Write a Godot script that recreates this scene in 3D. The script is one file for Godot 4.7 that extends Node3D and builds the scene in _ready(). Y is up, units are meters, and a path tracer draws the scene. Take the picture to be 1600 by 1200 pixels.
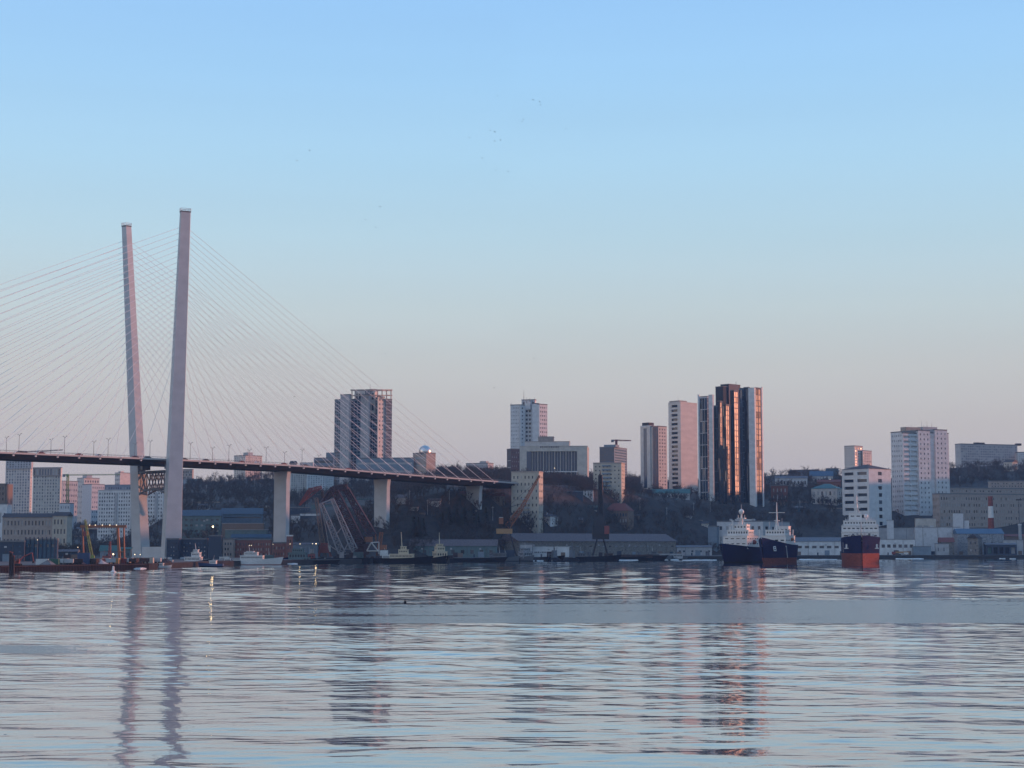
extends Node3D
# A cable-stayed bridge, a harbour shore with moored ships and a hillside town across calm water, at dusk.
const F := 2600.0          # focal length in photograph pixels (1600 x 1200)
const CH := 12.0           # height of the eye over the water
const PITCH := 0.095858    # the lens looks up a little
var M := {}
var rng := RandomNumberGenerator.new()
var names := {}
var nz := FastNoiseLite.new()
var unit_pane: ArrayMesh
var box_cache := {}
const SUN_TOWARDS := Vector3(0.951, 0.072, -0.30)

# ---------------------------------------------------------------- mesh collecting
class MB:
	var v := PackedVector3Array()
	var n := PackedVector3Array()
	var ix := PackedInt32Array()
	func tri(a: Vector3, b: Vector3, c: Vector3):
		var nn := (b - a).cross(c - a).normalized()
		var k := v.size()
		v.append_array([a, b, c]); n.append_array([nn, nn, nn]); ix.append_array([k, k + 2, k + 1])
	func quad(a: Vector3, b: Vector3, c: Vector3, d: Vector3):   # counter-clockwise seen from outside
		var nn := (b - a).cross(d - a)
		if nn.length_squared() < 1e-12: nn = (c - a).cross(d - a)
		nn = nn.normalized()
		var k := v.size()
		v.append_array([a, b, c, d]); n.append_array([nn, nn, nn, nn]); ix.append_array([k, k + 2, k + 1, k, k + 3, k + 2])
	func box(c: Vector3, s: Vector3, b := Basis.IDENTITY):
		var x := b.x * s.x * 0.5; var y := b.y * s.y * 0.5; var z := b.z * s.z * 0.5
		quad(c - x - y + z, c + x - y + z, c + x + y + z, c - x + y + z)
		quad(c + x - y - z, c - x - y - z, c - x + y - z, c + x + y - z)
		quad(c + x - y + z, c + x - y - z, c + x + y - z, c + x + y + z)
		quad(c - x - y - z, c - x - y + z, c - x + y + z, c - x + y - z)
		quad(c - x + y + z, c + x + y + z, c + x + y - z, c - x + y - z)
		quad(c - x - y - z, c + x - y - z, c + x - y + z, c - x - y + z)
	func tube(a: Vector3, b: Vector3, r0: float, r1: float, sides := 6, caps := true):
		var d := (b - a).normalized()
		var u := d.cross(Vector3.UP)
		if u.length() < 0.05: u = d.cross(Vector3.RIGHT)
		u = u.normalized(); var w := d.cross(u).normalized()
		var k := v.size()
		for i in sides:
			var t := TAU * i / sides
			var o := u * cos(t) + w * sin(t)
			v.append(a + o * r0); n.append(o); v.append(b + o * r1); n.append(o)
		for i in sides:
			var j := (i + 1) % sides
			ix.append_array([k + 2 * i, k + 2 * i + 1, k + 2 * j + 1, k + 2 * i, k + 2 * j + 1, k + 2 * j])
		if caps:
			for i in range(1, sides - 1):
				tri(v[k], v[k + 2 * i + 2], v[k + 2 * i]); tri(v[k + 1], v[k + 2 * i + 1], v[k + 2 * i + 3])
	func bar(a: Vector3, b: Vector3, w: float):
		tube(a, b, w * 0.6, w * 0.6, 4, false)
	func poly(a: Array):   # flat convex polygon, counter-clockwise
		for i in range(1, a.size() - 1): tri(a[0], a[i], a[i + 1])
	func prism(base: Array, top: Array):   # rings, counter-clockwise from above
		for i in base.size():
			var j := (i + 1) % base.size()
			quad(base[i], base[j], top[j], top[i])
		poly(top)
		var r := base.duplicate(); r.reverse(); poly(r)
	func lathe(c: Vector3, prof: Array, sides := 16):   # prof: Vector2(radius, height)
		for k in prof.size() - 1:
			for i in sides:
				var t0 := TAU * i / sides; var t1 := TAU * (i + 1) / sides
				var p: Vector2 = prof[k]; var q: Vector2 = prof[k + 1]
				quad(c + Vector3(cos(t0) * p.x, p.y, -sin(t0) * p.x), c + Vector3(cos(t1) * p.x, p.y, -sin(t1) * p.x), c + Vector3(cos(t1) * q.x, q.y, -sin(t1) * q.x), c + Vector3(cos(t0) * q.x, q.y, -sin(t0) * q.x))
	func ball(c: Vector3, r: float, rows := 8, cols := 14, squash := 1.0):
		var k := v.size()
		for i in rows + 1:
			for j in cols + 1:
				var a := PI * i / rows; var b := TAU * j / cols
				var d := Vector3(sin(a) * cos(b), cos(a) * squash, sin(a) * sin(b))
				v.append(c + d * r); n.append(d.normalized())
		for i in rows:
			for j in cols:
				var q := k + i * (cols + 1) + j
				ix.append_array([q, q + cols + 1, q + 1, q + 1, q + cols + 1, q + cols + 2])
	func truss(a: Vector3, b: Vector3, w0: float, w1: float, bays: int, bar_w: float, side := Vector3.ZERO):
		var d := (b - a).normalized()
		var u := side if side != Vector3.ZERO else d.cross(Vector3(0, 0, 1))
		if u.length() < 0.05: u = Vector3.RIGHT
		u = (u - d * u.dot(d)).normalized(); var w := d.cross(u).normalized()
		var prev := []
		for i in bays + 1:
			var t := float(i) / bays
			var c := a.lerp(b, t); var h := lerpf(w0, w1, t) * 0.5
			var ring := [c + u * h + w * h, c - u * h + w * h, c - u * h - w * h, c + u * h - w * h]
			for q in 4:
				bar(ring[q], ring[(q + 1) % 4], bar_w * 0.7)
				if i > 0:
					bar(prev[q], ring[q], bar_w)
					bar(prev[q] if i % 2 else prev[(q + 1) % 4], ring[(q + 1) % 4] if i % 2 else ring[q], bar_w * 0.7)
			prev = ring
	func mesh(colors := PackedColorArray()) -> ArrayMesh:
		var arr := []; arr.resize(Mesh.ARRAY_MAX)
		arr[Mesh.ARRAY_VERTEX] = v; arr[Mesh.ARRAY_NORMAL] = n; arr[Mesh.ARRAY_INDEX] = ix
		if colors.size(): arr[Mesh.ARRAY_COLOR] = colors
		var m := ArrayMesh.new()
		m.add_surface_from_arrays(Mesh.PRIMITIVE_TRIANGLES, arr)
		return m

# ---------------------------------------------------------------- naming, parenting
func numbered(called: String) -> String:
	names[called] = names.get(called, -1) + 1
	return called if names[called] == 0 else "%s_%03d" % [called, names[called]]

func tag(o: Node, label: String, category: String, group := "", kind := ""):
	if label: o.set_meta("label", label)
	if category: o.set_meta("category", category)
	if group: o.set_meta("group", group)
	if kind: o.set_meta("kind", kind)

func thing(called: String, label: String, category: String, at := Vector3.ZERO, turn := 0.0, group := "") -> Node3D:
	var o := Node3D.new()
	o.name = numbered(called); add_child(o)
	o.position = at; o.rotation.y = turn
	tag(o, label, category, group)
	return o

func part(called: String, mb: MB, m: Material, parent: Node, kind := "") -> MeshInstance3D:
	var o := MeshInstance3D.new()
	o.name = numbered(called) if parent == self else called
	o.mesh = mb.mesh(); o.material_override = m
	parent.add_child(o, true)
	if kind: o.set_meta("kind", kind)
	return o

func bx(called: String, m: Material, parent: Node, c: Vector3, s: Vector3, turn := 0.0) -> MeshInstance3D:
	var key := "%.2f %.2f %.2f" % [s.x, s.y, s.z]
	if not box_cache.has(key):
		var mb := MB.new(); mb.box(Vector3.ZERO, s); box_cache[key] = mb.mesh()
	var o := MeshInstance3D.new()
	o.name = numbered(called) if parent == self else called
	o.mesh = box_cache[key]; o.material_override = m; o.position = c; o.rotation.y = turn
	parent.add_child(o, true)
	return o

func tb(called: String, m: Material, parent: Node, a: Vector3, b: Vector3, r0: float, r1 := -1.0, sides := 6) -> MeshInstance3D:
	var mb := MB.new(); mb.tube(a, b, r0, r0 if r1 < 0 else r1, sides)
	return part(called, mb, m, parent)

func copy(o: Node3D, at: Vector3, turn: float, label := "", s := 1.0) -> Node3D:
	var c := o.duplicate() as Node3D
	c.name = numbered(String(o.name).rstrip("_0123456789")); add_child(c)
	c.position = at; c.rotation.y = turn; c.scale = Vector3.ONE * s
	if label: c.set_meta("label", label)
	return c

# ---------------------------------------------------------------- survey: photograph pixel + distance -> place
func ray(px: float, py: float) -> Vector2:
	var u := (px - 800.0) / F; var v := (600.0 - py) / F
	var fw := cos(PITCH) - v * sin(PITCH)
	return Vector2(u / fw, (v * cos(PITCH) + sin(PITCH)) / fw)

func P(px: float, py: float, d: float) -> Vector3:
	var r := ray(px, py)
	return Vector3(r.x * d, CH + r.y * d, -d)

func proj(p: Vector3) -> Vector2:
	var c := -p.z * cos(PITCH) + (p.y - CH) * sin(PITCH)
	var up := (p.y - CH) * cos(PITCH) + p.z * sin(PITCH)
	return Vector2(800.0 + F * p.x / c, 600.0 - F * up / c)

func curve(pts: Array, x: float) -> float:
	if x <= pts[0][0]: return pts[0][1]
	for i in range(1, pts.size()):
		if x <= pts[i][0]:
			var t: float = (x - pts[i - 1][0]) / float(pts[i][0] - pts[i - 1][0])
			return lerpf(pts[i - 1][1], pts[i][1], t)
	return pts[-1][1]

const SHORE := [[-500, 640], [0, 728], [232, 815], [300, 880], [330, 930], [450, 1000], [600, 1075], [750, 1150], [900, 1205], [1060, 1290], [1300, 1385], [1600, 1418], [1800, 1405], [2200, 1300], [3200, 1090]]
# where the slope begins, a first step of it (distance, height), and the crest (distance, height), by bearing
const FOOT := [[-500, 1380], [150, 1360], [270, 1260], [300, 1200], [450, 1165], [600, 1150], [700, 1190], [800, 1234], [900, 1300], [930, 1325], [1060, 1400], [1200, 1440], [1320, 1470], [1480, 1500], [1800, 1480], [2200, 1335], [3200, 1130]]
const STEP_D := [[-500, 1600], [150, 1580], [290, 1500], [450, 1340], [600, 1270], [700, 1292], [800, 1330], [930, 1420], [1060, 1515], [1200, 1600], [1320, 1570], [1480, 1630], [1800, 1600], [2200, 1440], [3200, 1250]]
const STEP_H := [[-500, 14], [150, 16], [230, 30], [290, 50], [450, 36], [600, 43], [700, 56], [800, 60], [930, 58], [1060, 50], [1200, 48], [1320, 42], [1480, 46], [1650, 50], [1900, 84], [2200, 102], [2600, 96], [3200, 50]]
const RIDGE := [[-500, 2500], [150, 2400], [290, 1950], [1300, 1950], [1600, 1950], [3200, 1900]]
const CREST := [[-500, 30], [90, 34], [200, 44], [262, 62], [292, 82], [420, 88], [520, 88], [640, 92], [700, 96], [790, 93], [900, 90], [1000, 84], [1100, 80], [1210, 92], [1320, 92], [1420, 88], [1480, 100], [1600, 104], [1900, 112], [2200, 120], [2600, 110], [3200, 64]]

func ground(x: float, d: float) -> float:
	var p := 800.0 + (F / cos(PITCH)) * x / d
	var sh := curve(SHORE, p); var ft := curve(FOOT, p); var rd := curve(RIDGE, p)
	var quay := 2.6
	if d < sh: return -3.0
	if d < ft: return quay
	var kd := curve(STEP_D, p); var kh := curve(STEP_H, p); var top := curve(CREST, p)
	var h: float
	if d < kd:
		h = quay + (kh - quay) * pow((d - ft) / (kd - ft), 0.92)
	elif d < rd:
		h = kh + (top - kh) * (d - kd) / (rd - kd)
	else:
		h = top - (top * 0.35) * clampf((d - rd) / 1500.0, 0.0, 1.0)
	return h + nz.get_noise_2d(x * 1.3, d * 1.3) * 2.6 * clampf((d - ft) / 60.0, 0.0, 1.0)

func on_ground(px: float, py: float) -> float:   # the distance at which the ground shows at that pixel
	var r := ray(px, py).x
	var d: float = curve(SHORE, px)
	while d < 2600.0:
		if proj(Vector3(r * d, ground(r * d, d), -d)).y <= py: return d
		d += 4.0
	return 1950.0

# ---------------------------------------------------------------- materials
func grain(seed_: int, freq: float, lo: float, hi: float, octaves := 5, stretch := 1.0, size := 512) -> ImageTexture:
	var f := FastNoiseLite.new()
	f.seed = seed_; f.frequency = freq; f.fractal_octaves = octaves; f.noise_type = FastNoiseLite.TYPE_SIMPLEX_SMOOTH
	var im := f.get_seamless_image(size, size)
	if stretch != 1.0: im.resize(size, int(size / stretch), Image.INTERPOLATE_LANCZOS)
	im.convert(Image.FORMAT_RGB8)
	var data := im.get_data()
	for i in data.size(): data[i] = int(clampf(lerpf(lo, hi, data[i] / 255.0), 0.0, 1.0) * 255.0)
	return ImageTexture.create_from_image(Image.create_from_data(im.get_width(), im.get_height(), false, Image.FORMAT_RGB8, data))

var tex := {}
func mat(key: String, r: float, g: float, b: float, rough := 0.9, t := "stain", scale := 0.03, metal := 0.0, spec := 0.5) -> StandardMaterial3D:
	var m := StandardMaterial3D.new()
	m.albedo_color = Color(r, g, b).linear_to_srgb()
	m.roughness = rough; m.metallic = metal; m.metallic_specular = spec
	if t:
		m.albedo_texture = tex[t]
		m.uv1_triplanar = true; m.uv1_world_triplanar = true; m.uv1_scale = Vector3.ONE * scale
	M[key] = m
	return m

func materials():
	tex.stain = grain(3, 0.012, 0.87, 1.04, 6)
	tex.fine = grain(7, 0.05, 0.76, 1.12, 5)
	tex.streak = grain(11, 0.02, 0.92, 1.03, 5, 0.25, 512)
	tex.rusty = grain(17, 0.03, 0.5, 1.3, 5, 0.25, 512)
	tex.earth = grain(5, 0.02, 0.35, 1.5, 6)
	mat("concrete", 0.44, 0.455, 0.47, 0.85, "streak", 0.012)
	mat("concrete_dark", 0.16, 0.16, 0.17, 0.9, "stain", 0.05)
	mat("fascia", 0.5, 0.49, 0.49, 0.8, "stain", 0.02)
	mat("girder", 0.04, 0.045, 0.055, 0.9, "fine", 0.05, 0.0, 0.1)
	mat("truss_steel", 0.15, 0.16, 0.18, 0.6, "fine", 0.1)
	mat("cable", 0.7, 0.7, 0.7, 0.5, "")
	mat("asphalt", 0.06, 0.06, 0.065, 0.9, "stain", 0.1)
	mat("pole", 0.10, 0.10, 0.11, 0.6, "")
	mat("panel_white", 0.6, 0.6, 0.6, 0.9, "stain", 0.025)
	mat("panel_grey", 0.38, 0.38, 0.39, 0.9, "stain", 0.025)
	mat("panel_blue", 0.18, 0.23, 0.28, 0.85, "stain", 0.025)
	mat("panel_pale", 0.5, 0.5, 0.51, 0.9, "streak", 0.03)
	mat("panel_cream", 0.5, 0.455, 0.4, 0.9, "stain", 0.025)
	mat("panel_yellow", 0.45, 0.4, 0.33, 0.9, "stain", 0.025)
	mat("panel_beige", 0.56, 0.51, 0.47, 0.9, "stain", 0.025)
	mat("panel_taupe", 0.34, 0.285, 0.25, 0.9, "stain", 0.04)
	mat("brick_red", 0.22, 0.09, 0.075, 0.9, "fine", 0.06)
	mat("brick_brown", 0.19, 0.14, 0.115, 0.9, "fine", 0.06)
	mat("brick_dark", 0.085, 0.075, 0.085, 0.85, "fine", 0.06)
	mat("navy_wall", 0.025, 0.045, 0.08, 0.7, "fine", 0.06)
	mat("blue_wall", 0.07, 0.12, 0.17, 0.8, "stain", 0.05)
	mat("teal_wall", 0.1, 0.155, 0.165, 0.85, "stain", 0.04)
	mat("teal_roof", 0.04, 0.13, 0.135, 0.6, "fine", 0.05)
	mat("blue_roof", 0.045, 0.105, 0.18, 0.55, "fine", 0.05)
	mat("steel_roof", 0.12, 0.12, 0.145, 0.6, "rusty", 0.04)
	mat("dark_roof", 0.05, 0.045, 0.055, 0.85, "fine", 0.05)
	mat("red_roof", 0.17, 0.055, 0.05, 0.8, "fine", 0.05)
	mat("mauve_roof", 0.13, 0.105, 0.115, 0.85, "rusty", 0.05)
	mat("shed_beige", 0.21, 0.195, 0.18, 0.9, "rusty", 0.05)
	mat("shed_grey", 0.28, 0.30, 0.33, 0.8, "rusty", 0.05)
	mat("glass_dark", 0.02, 0.025, 0.03, 0.08, "")
	mat("glass_mid", 0.06, 0.07, 0.085, 0.12, "")
	mat("glass_pale", 0.30, 0.30, 0.30, 0.3, "")
	mat("glass_blue", 0.045, 0.075, 0.12, 0.1, "fine", 0.08)
	mat("glass_mirror", 0.03, 0.03, 0.035, 0.4, "fine", 0.2, 0.0, 0.36)
	mat("glass_sunset", 0.035, 0.034, 0.036, 0.36, "fine", 0.2, 0.0, 0.2)
	mat("glass_film", 0.05, 0.048, 0.045, 0.44, "fine", 0.2, 0.0, 0.5)
	mat("glass_navy", 0.014, 0.028, 0.05, 0.2, "fine", 0.05, 0.0, 0.18)
	mat("dome_metal", 0.62, 0.62, 0.62, 0.34, "fine", 0.1, 1.0)
	mat("white_paint", 0.62, 0.60, 0.58, 0.5, "stain", 0.12)
	mat("cream_paint", 0.50, 0.42, 0.30, 0.6, "stain", 0.12)
	mat("navy_hull", 0.010, 0.016, 0.07, 0.75, "rusty", 0.06, 0.0, 0.12)
	mat("black_hull", 0.010, 0.013, 0.022, 0.8, "rusty", 0.06, 0.0, 0.12)
	mat("red_hull", 0.26, 0.08, 0.065, 0.85, "rusty", 0.06, 0.0, 0.12)
	mat("grey_navy", 0.085, 0.10, 0.12, 0.6, "stain", 0.1)
	mat("deck_paint", 0.10, 0.06, 0.05, 0.8, "stain", 0.1)
	mat("orange", 0.26, 0.09, 0.04, 0.6, "stain", 0.15)
	mat("ochre", 0.36, 0.2, 0.085, 0.6, "stain", 0.15)
	mat("crane_red", 0.22, 0.045, 0.04, 0.6, "stain", 0.15)
	mat("crane_plum", 0.055, 0.022, 0.03, 0.7, "stain", 0.15)
	mat("crane_white", 0.42, 0.42, 0.43, 0.6, "stain", 0.15)
	mat("crane_grey", 0.22, 0.215, 0.225, 0.6, "stain", 0.15)
	mat("crane_black", 0.014, 0.012, 0.018, 0.7, "stain", 0.15)
	mat("crane_green", 0.20, 0.26, 0.06, 0.6, "stain", 0.15)
	mat("rust", 0.04, 0.022, 0.024, 0.85, "fine", 0.12)
	mat("container_blue", 0.03, 0.06, 0.14, 0.6, "fine", 0.15)
	mat("tarp_green", 0.03, 0.10, 0.07, 0.8, "")
	mat("earth", 0.036, 0.033, 0.035, 0.95, "earth", 0.012)
	mat("quay_paving", 0.075, 0.075, 0.08, 0.95, "stain", 0.03)
	mat("quay_stone", 0.05, 0.05, 0.055, 0.95, "stain", 0.05, 0.0, 0.1)
	mat("bark", 0.07, 0.06, 0.058, 0.95, "")
	mat("twig", 0.046, 0.037, 0.04, 0.95, "")
	mat("twig_grey", 0.05, 0.045, 0.048, 0.95, "")
	mat("needle", 0.014, 0.026, 0.024, 0.9, "")
	mat("ice", 0.62, 0.66, 0.68, 0.5, "stain", 0.2)
	mat("bird", 0.05, 0.05, 0.055, 0.9, "")
	mat("car_dark", 0.03, 0.03, 0.035, 0.3, "")
	mat("car_white", 0.55, 0.55, 0.56, 0.3, "")
	mat("car_silver", 0.25, 0.26, 0.28, 0.3, "")
	mat("car_red", 0.20, 0.03, 0.03, 0.3, "")
	mat("tyre", 0.015, 0.015, 0.015, 0.9, "")
	var l := mat("lamp_glow", 1.0, 0.9, 0.7, 0.5, "")
	l.emission_enabled = true; l.emission = Color(1.0, 0.9, 0.72); l.emission_energy_multiplier = 2.0
	var w := mat("water", 0.07, 0.09, 0.10, 0.03, "")
	w.metallic_specular = 1.0; w.clearcoat_enabled = true; w.clearcoat = 0.7; w.clearcoat_roughness = 0.03
	w.normal_enabled = true; w.normal_texture = ripple_normals(); w.normal_scale = 0.18
	w.uv1_triplanar = true; w.uv1_world_triplanar = true; w.uv1_scale = Vector3.ONE / 23.0
	var r := w.duplicate() as StandardMaterial3D   # wind-ruffled patches: fine ripples, no clear mirror
	r.normal_scale = 0.9; r.roughness = 0.16; r.clearcoat_enabled = false; r.uv1_scale = Vector3.ONE / 7.0
	M["water_ruffled"] = r

func ripple_normals() -> ImageTexture:
	var f := FastNoiseLite.new()
	f.seed = 21; f.frequency = 0.014; f.fractal_octaves = 5; f.fractal_gain = 0.55; f.noise_type = FastNoiseLite.TYPE_SIMPLEX_SMOOTH
	var im := f.get_seamless_image(1024, 1024)
	im.convert(Image.FORMAT_RGBA8)
	im.bump_map_to_normal_map(4.0)
	return ImageTexture.create_from_image(im)

# ---------------------------------------------------------------- camera, sky, sun
func camera_and_sky():
	var cam := Camera3D.new()
	cam.name = "camera"; add_child(cam)
	cam.position = Vector3(0, CH, 0); cam.rotation.x = PITCH
	cam.fov = rad_to_deg(2.0 * atan(600.0 / F)); cam.near = 0.5; cam.far = 9000.0
	cam.current = true
	var e := Environment.new()
	e.background_mode = Environment.BG_SKY
	e.tonemap_mode = Environment.TONE_MAPPER_LINEAR
	e.tonemap_exposure = 1.0
	var sk := Sky.new(); var pm := PanoramaSkyMaterial.new()
	pm.panorama = sky_picture(); sk.sky_material = pm; e.sky = sk
	e.sdfgi_enabled = true; e.ssao_enabled = true; e.ssil_enabled = true
	e.fog_enabled = true; e.fog_density = FOG; e.fog_light_color = Color(0.62, 0.80, 1.0)
	var we := WorldEnvironment.new(); we.name = "world"; we.environment = e; add_child(we)
	var sun := DirectionalLight3D.new()
	sun.name = "sun"; add_child(sun)
	sun.look_at_from_position(Vector3.ZERO, -SUN_TOWARDS, Vector3.UP)
	sun.light_color = Color(1.0, 0.66, 0.52); sun.light_energy = 1.5; sun.light_angular_distance = 0.6; sun.shadow_enabled = true

const FOG := 0.00006
# height over the horizon in degrees, linear colour
const AIR := [[0.0, 0.52, 0.455, 0.455], [2.0, 0.535, 0.48, 0.475], [4.0, 0.56, 0.53, 0.52], [6.0, 0.57, 0.59, 0.585], [8.0, 0.55, 0.65, 0.68], [10.5, 0.49, 0.685, 0.80], [13.0, 0.43, 0.68, 0.88], [16.0, 0.37, 0.645, 0.94], [19.0, 0.32, 0.59, 0.95], [26.0, 0.28, 0.52, 0.90], [40.0, 0.23, 0.45, 0.82], [60.0, 0.19, 0.39, 0.74], [90.0, 0.17, 0.35, 0.70]]
func sky_picture() -> ImageTexture:
	var w := 720; var h := 1440
	var im := Image.create(w, h, false, Image.FORMAT_RGBF)
	var s := SUN_TOWARDS.normalized()
	var streaks := FastNoiseLite.new(); streaks.seed = 6; streaks.frequency = 0.02
	for y in h / 2 + 1:
		var el := 90.0 - 180.0 * (y + 0.5) / h
		var c := Vector3.ZERO
		for i in range(1, AIR.size()):
			if el <= AIR[i][0] or i == AIR.size() - 1:
				var t := clampf((el - AIR[i - 1][0]) / (AIR[i][0] - AIR[i - 1][0]), 0, 1)
				c = Vector3(AIR[i - 1][1], AIR[i - 1][2], AIR[i - 1][3]).lerp(Vector3(AIR[i][1], AIR[i][2], AIR[i][3]), t)
				break
		var ce := cos(deg_to_rad(el)); var se := sin(deg_to_rad(el))
		for x in w:
			var a := TAU * (x + 0.5) / w
			var d := Vector3(sin(a) * -ce, se, cos(a) * -ce)   # Godot's panorama: the middle column looks along -Z
			d = Vector3(-sin(a) * ce, se, cos(a) * ce)
			var ang := rad_to_deg(acos(clampf(d.dot(s), -1, 1)))
			var flat := exp(-pow(maxf(el, 0.0) / 9.0, 1.3))
			var g := (2.0 * exp(-pow(ang / 11.0, 2.0)) + 0.3 * exp(-pow(ang / 26.0, 2.0))) * (0.35 + 0.65 * flat)
			var wide := 0.55 * exp(-pow(ang / 46.0, 2.0))
			var veil := 1.0 + 0.025 * streaks.get_noise_2d(a * 45.0, el * 18.0)
			im.set_pixel(x, y, Color(c.x * veil + 1.25 * g + wide, c.y * veil + 0.72 * g + 0.9 * wide, c.z * veil + 0.33 * g + 0.78 * wide))
	for y in range(h / 2 + 1, h):
		for x in w: im.set_pixel(x, y, Color(0.12, 0.14, 0.17))
	return ImageTexture.create_from_image(im)

# ---------------------------------------------------------------- water
func water():
	var waves := []
	var r := RandomNumberGenerator.new(); r.seed = 40
	for i in 34:
		var lam := 0.8 * pow(1.1, i) * r.randf_range(0.93, 1.07)
		var th := deg_to_rad(94.0 + r.randfn(0.0, 27.0))
		var slope := 0.0135 * pow(lam / 3.0, -0.1)
		if lam < 1.3: slope *= 0.6
		waves.append([cos(th) * TAU / lam, sin(th) * TAU / lam, slope * lam / TAU, lam, r.randf() * TAU])
	var rows := PackedFloat32Array()
	var d := 62.0
	while d < 1430.0:
		rows.append(d); d += maxf(0.28, d / 800.0 if d < 250 else 0.32 + (d - 250.0) * 0.0056)
	var cols := 530
	var v := PackedVector3Array(); var n := PackedVector3Array(); var ix := PackedInt32Array()
	var ix2 := PackedInt32Array()
	var edge := FastNoiseLite.new(); edge.seed = 15; edge.frequency = 0.03
	var gust := FastNoiseLite.new(); gust.seed = 9; gust.frequency = 0.012
	for j in rows.size():
		var dd := rows[j]
		var step := maxf(rows[mini(j + 1, rows.size() - 1)] - dd, 0.2)
		var fade := lerpf(0.85, 1.5, clampf((dd - 300.0) / 500.0, 0.0, 1.0))
		for i in cols + 1:
			var px := -350.0 + 2300.0 * i / cols
			var x := ray(px, 850.0).x * dd
			var h := 0.0; var gx := 0.0; var gz := 0.0
			var amp := fade * calm(x, dd) * (0.8 + 0.7 * gust.get_noise_2d(x * 0.5, dd))
			for w in waves:
				if w[3] < step * 2.6: continue
				var ph: float = w[0] * x - w[1] * dd + w[4]
				var cs := cos(ph)
				h += w[2] * sin(ph); gx += w[2] * w[0] * cs; gz += w[2] * w[1] * cs
			v.append(Vector3(x, h * amp, -dd)); n.append(Vector3(-gx * amp, 1.0, -gz * amp).normalized())
	for j in rows.size() - 1:
		for i in cols:
			var k := j * (cols + 1) + i
			var mid := v[k]
			if calm(mid.x, -mid.z) + 0.55 * edge.get_noise_2d(mid.x * 0.35, -mid.z * 2.2) + 0.12 * r.randfn() < 0.5: ix2.append_array([k, k + cols + 1, k + 1, k + 1, k + cols + 1, k + cols + 2])
			else: ix.append_array([k, k + cols + 1, k + 1, k + 1, k + cols + 1, k + cols + 2])
	# the far and near water and both sides, flat
	var ring := [[-350.0, 1430.0, 1950.0, 1600.0], [-350.0, 4.0, 1950.0, 62.0], [-2600.0, 4.0, -350.0, 1600.0], [1950.0, 4.0, 5200.0, 1600.0]]
	for q in ring:
		var k := v.size()
		for c in [[q[0], q[1]], [q[2], q[1]], [q[2], q[3]], [q[0], q[3]]]:
			v.append(Vector3(ray(c[0], 850.0).x * c[1], 0.0, -c[1])); n.append(Vector3.UP)
		ix.append_array([k, k + 2, k + 1, k, k + 3, k + 2])
	var arr := []; arr.resize(Mesh.ARRAY_MAX)
	arr[Mesh.ARRAY_VERTEX] = v; arr[Mesh.ARRAY_NORMAL] = n; arr[Mesh.ARRAY_INDEX] = ix
	var m := ArrayMesh.new(); m.add_surface_from_arrays(Mesh.PRIMITIVE_TRIANGLES, arr)
	m.surface_set_material(0, M.water)
	arr[Mesh.ARRAY_INDEX] = ix2
	m.add_surface_from_arrays(Mesh.PRIMITIVE_TRIANGLES, arr); m.surface_set_material(1, M.water_ruffled)
	var o := MeshInstance3D.new(); o.name = "water"; o.mesh = m; o.set_meta("kind", "structure"); add_child(o)

func calm(x: float, d: float) -> float:   # 1 where the swell shows, less in the bands that the wind ruffles finely
	var e := nz.get_noise_2d(x * 0.9, 40.0 + d * 0.2) * 10.0
	var band := smoothstep(252.0, 258.0, d + e * 0.5) * (1.0 - smoothstep(310.0, 420.0, d + e)) * smoothstep(-75.0, 25.0, x + e * 3.0)
	var left := smoothstep(184.0, 187.0, d + e * 0.3) * (1.0 - smoothstep(196.0, 203.0, d + e * 0.3)) * (1.0 - smoothstep(-54.0, -42.0, x + e))
	return 1.0 - 0.9 * maxf(band, left)

# ---------------------------------------------------------------- land
func land():
	var mb := MB.new(); var qb := MB.new(); var wb := MB.new()
	var cols := 200
	var line := []
	for i in cols + 1:
		var px := -500.0 + 3700.0 * i / cols
		var col := []
		var sh := curve(SHORE, px); var ft := curve(FOOT, px); var rd := curve(RIDGE, px)
		var ds := []
		for k in 33: ds.append(lerpf(ft, rd, k / 32.0))
		for k in 10: ds.append(rd + 180.0 * (k + 1))
		for d in ds:
			var x: float = ray(px, 850.0).x * d
			col.append(Vector3(x, ground(x, d + 0.01), -d))
		line.append({"col": col, "shore": Vector3(ray(px, 850.0).x * sh, 2.6, -sh), "foot": Vector3(ray(px, 850.0).x * ft, 2.6, -ft)})
	for i in cols:
		var a: Dictionary = line[i]; var b: Dictionary = line[i + 1]
		for k in a.col.size() - 1: mb.quad(a.col[k], b.col[k], b.col[k + 1], a.col[k + 1])
		qb.quad(a.shore, b.shore, b.foot, a.foot)
		var dn := Vector3(0, -4.5, 0)
		wb.quad(a.shore + dn, b.shore + dn, b.shore, a.shore)
	part("hill", mb, M.earth, self, "structure")
	part("quay", qb, M.quay_paving, self, "structure")
	part("quay_wall", wb, M.quay_stone, self, "structure")

# ---------------------------------------------------------------- the bridge
const BDIR := 0.7762   # its turn: local x runs along the deck towards the hill, local z to the near side
const DECK := [[-460, 66.0], [-110, 66.2], [0, 66.2], [100, 65.6], [190, 62.6], [330, 58.6], [520, 53.0]]
func deck_y(s: float) -> float: return curve(DECK, s)

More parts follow.
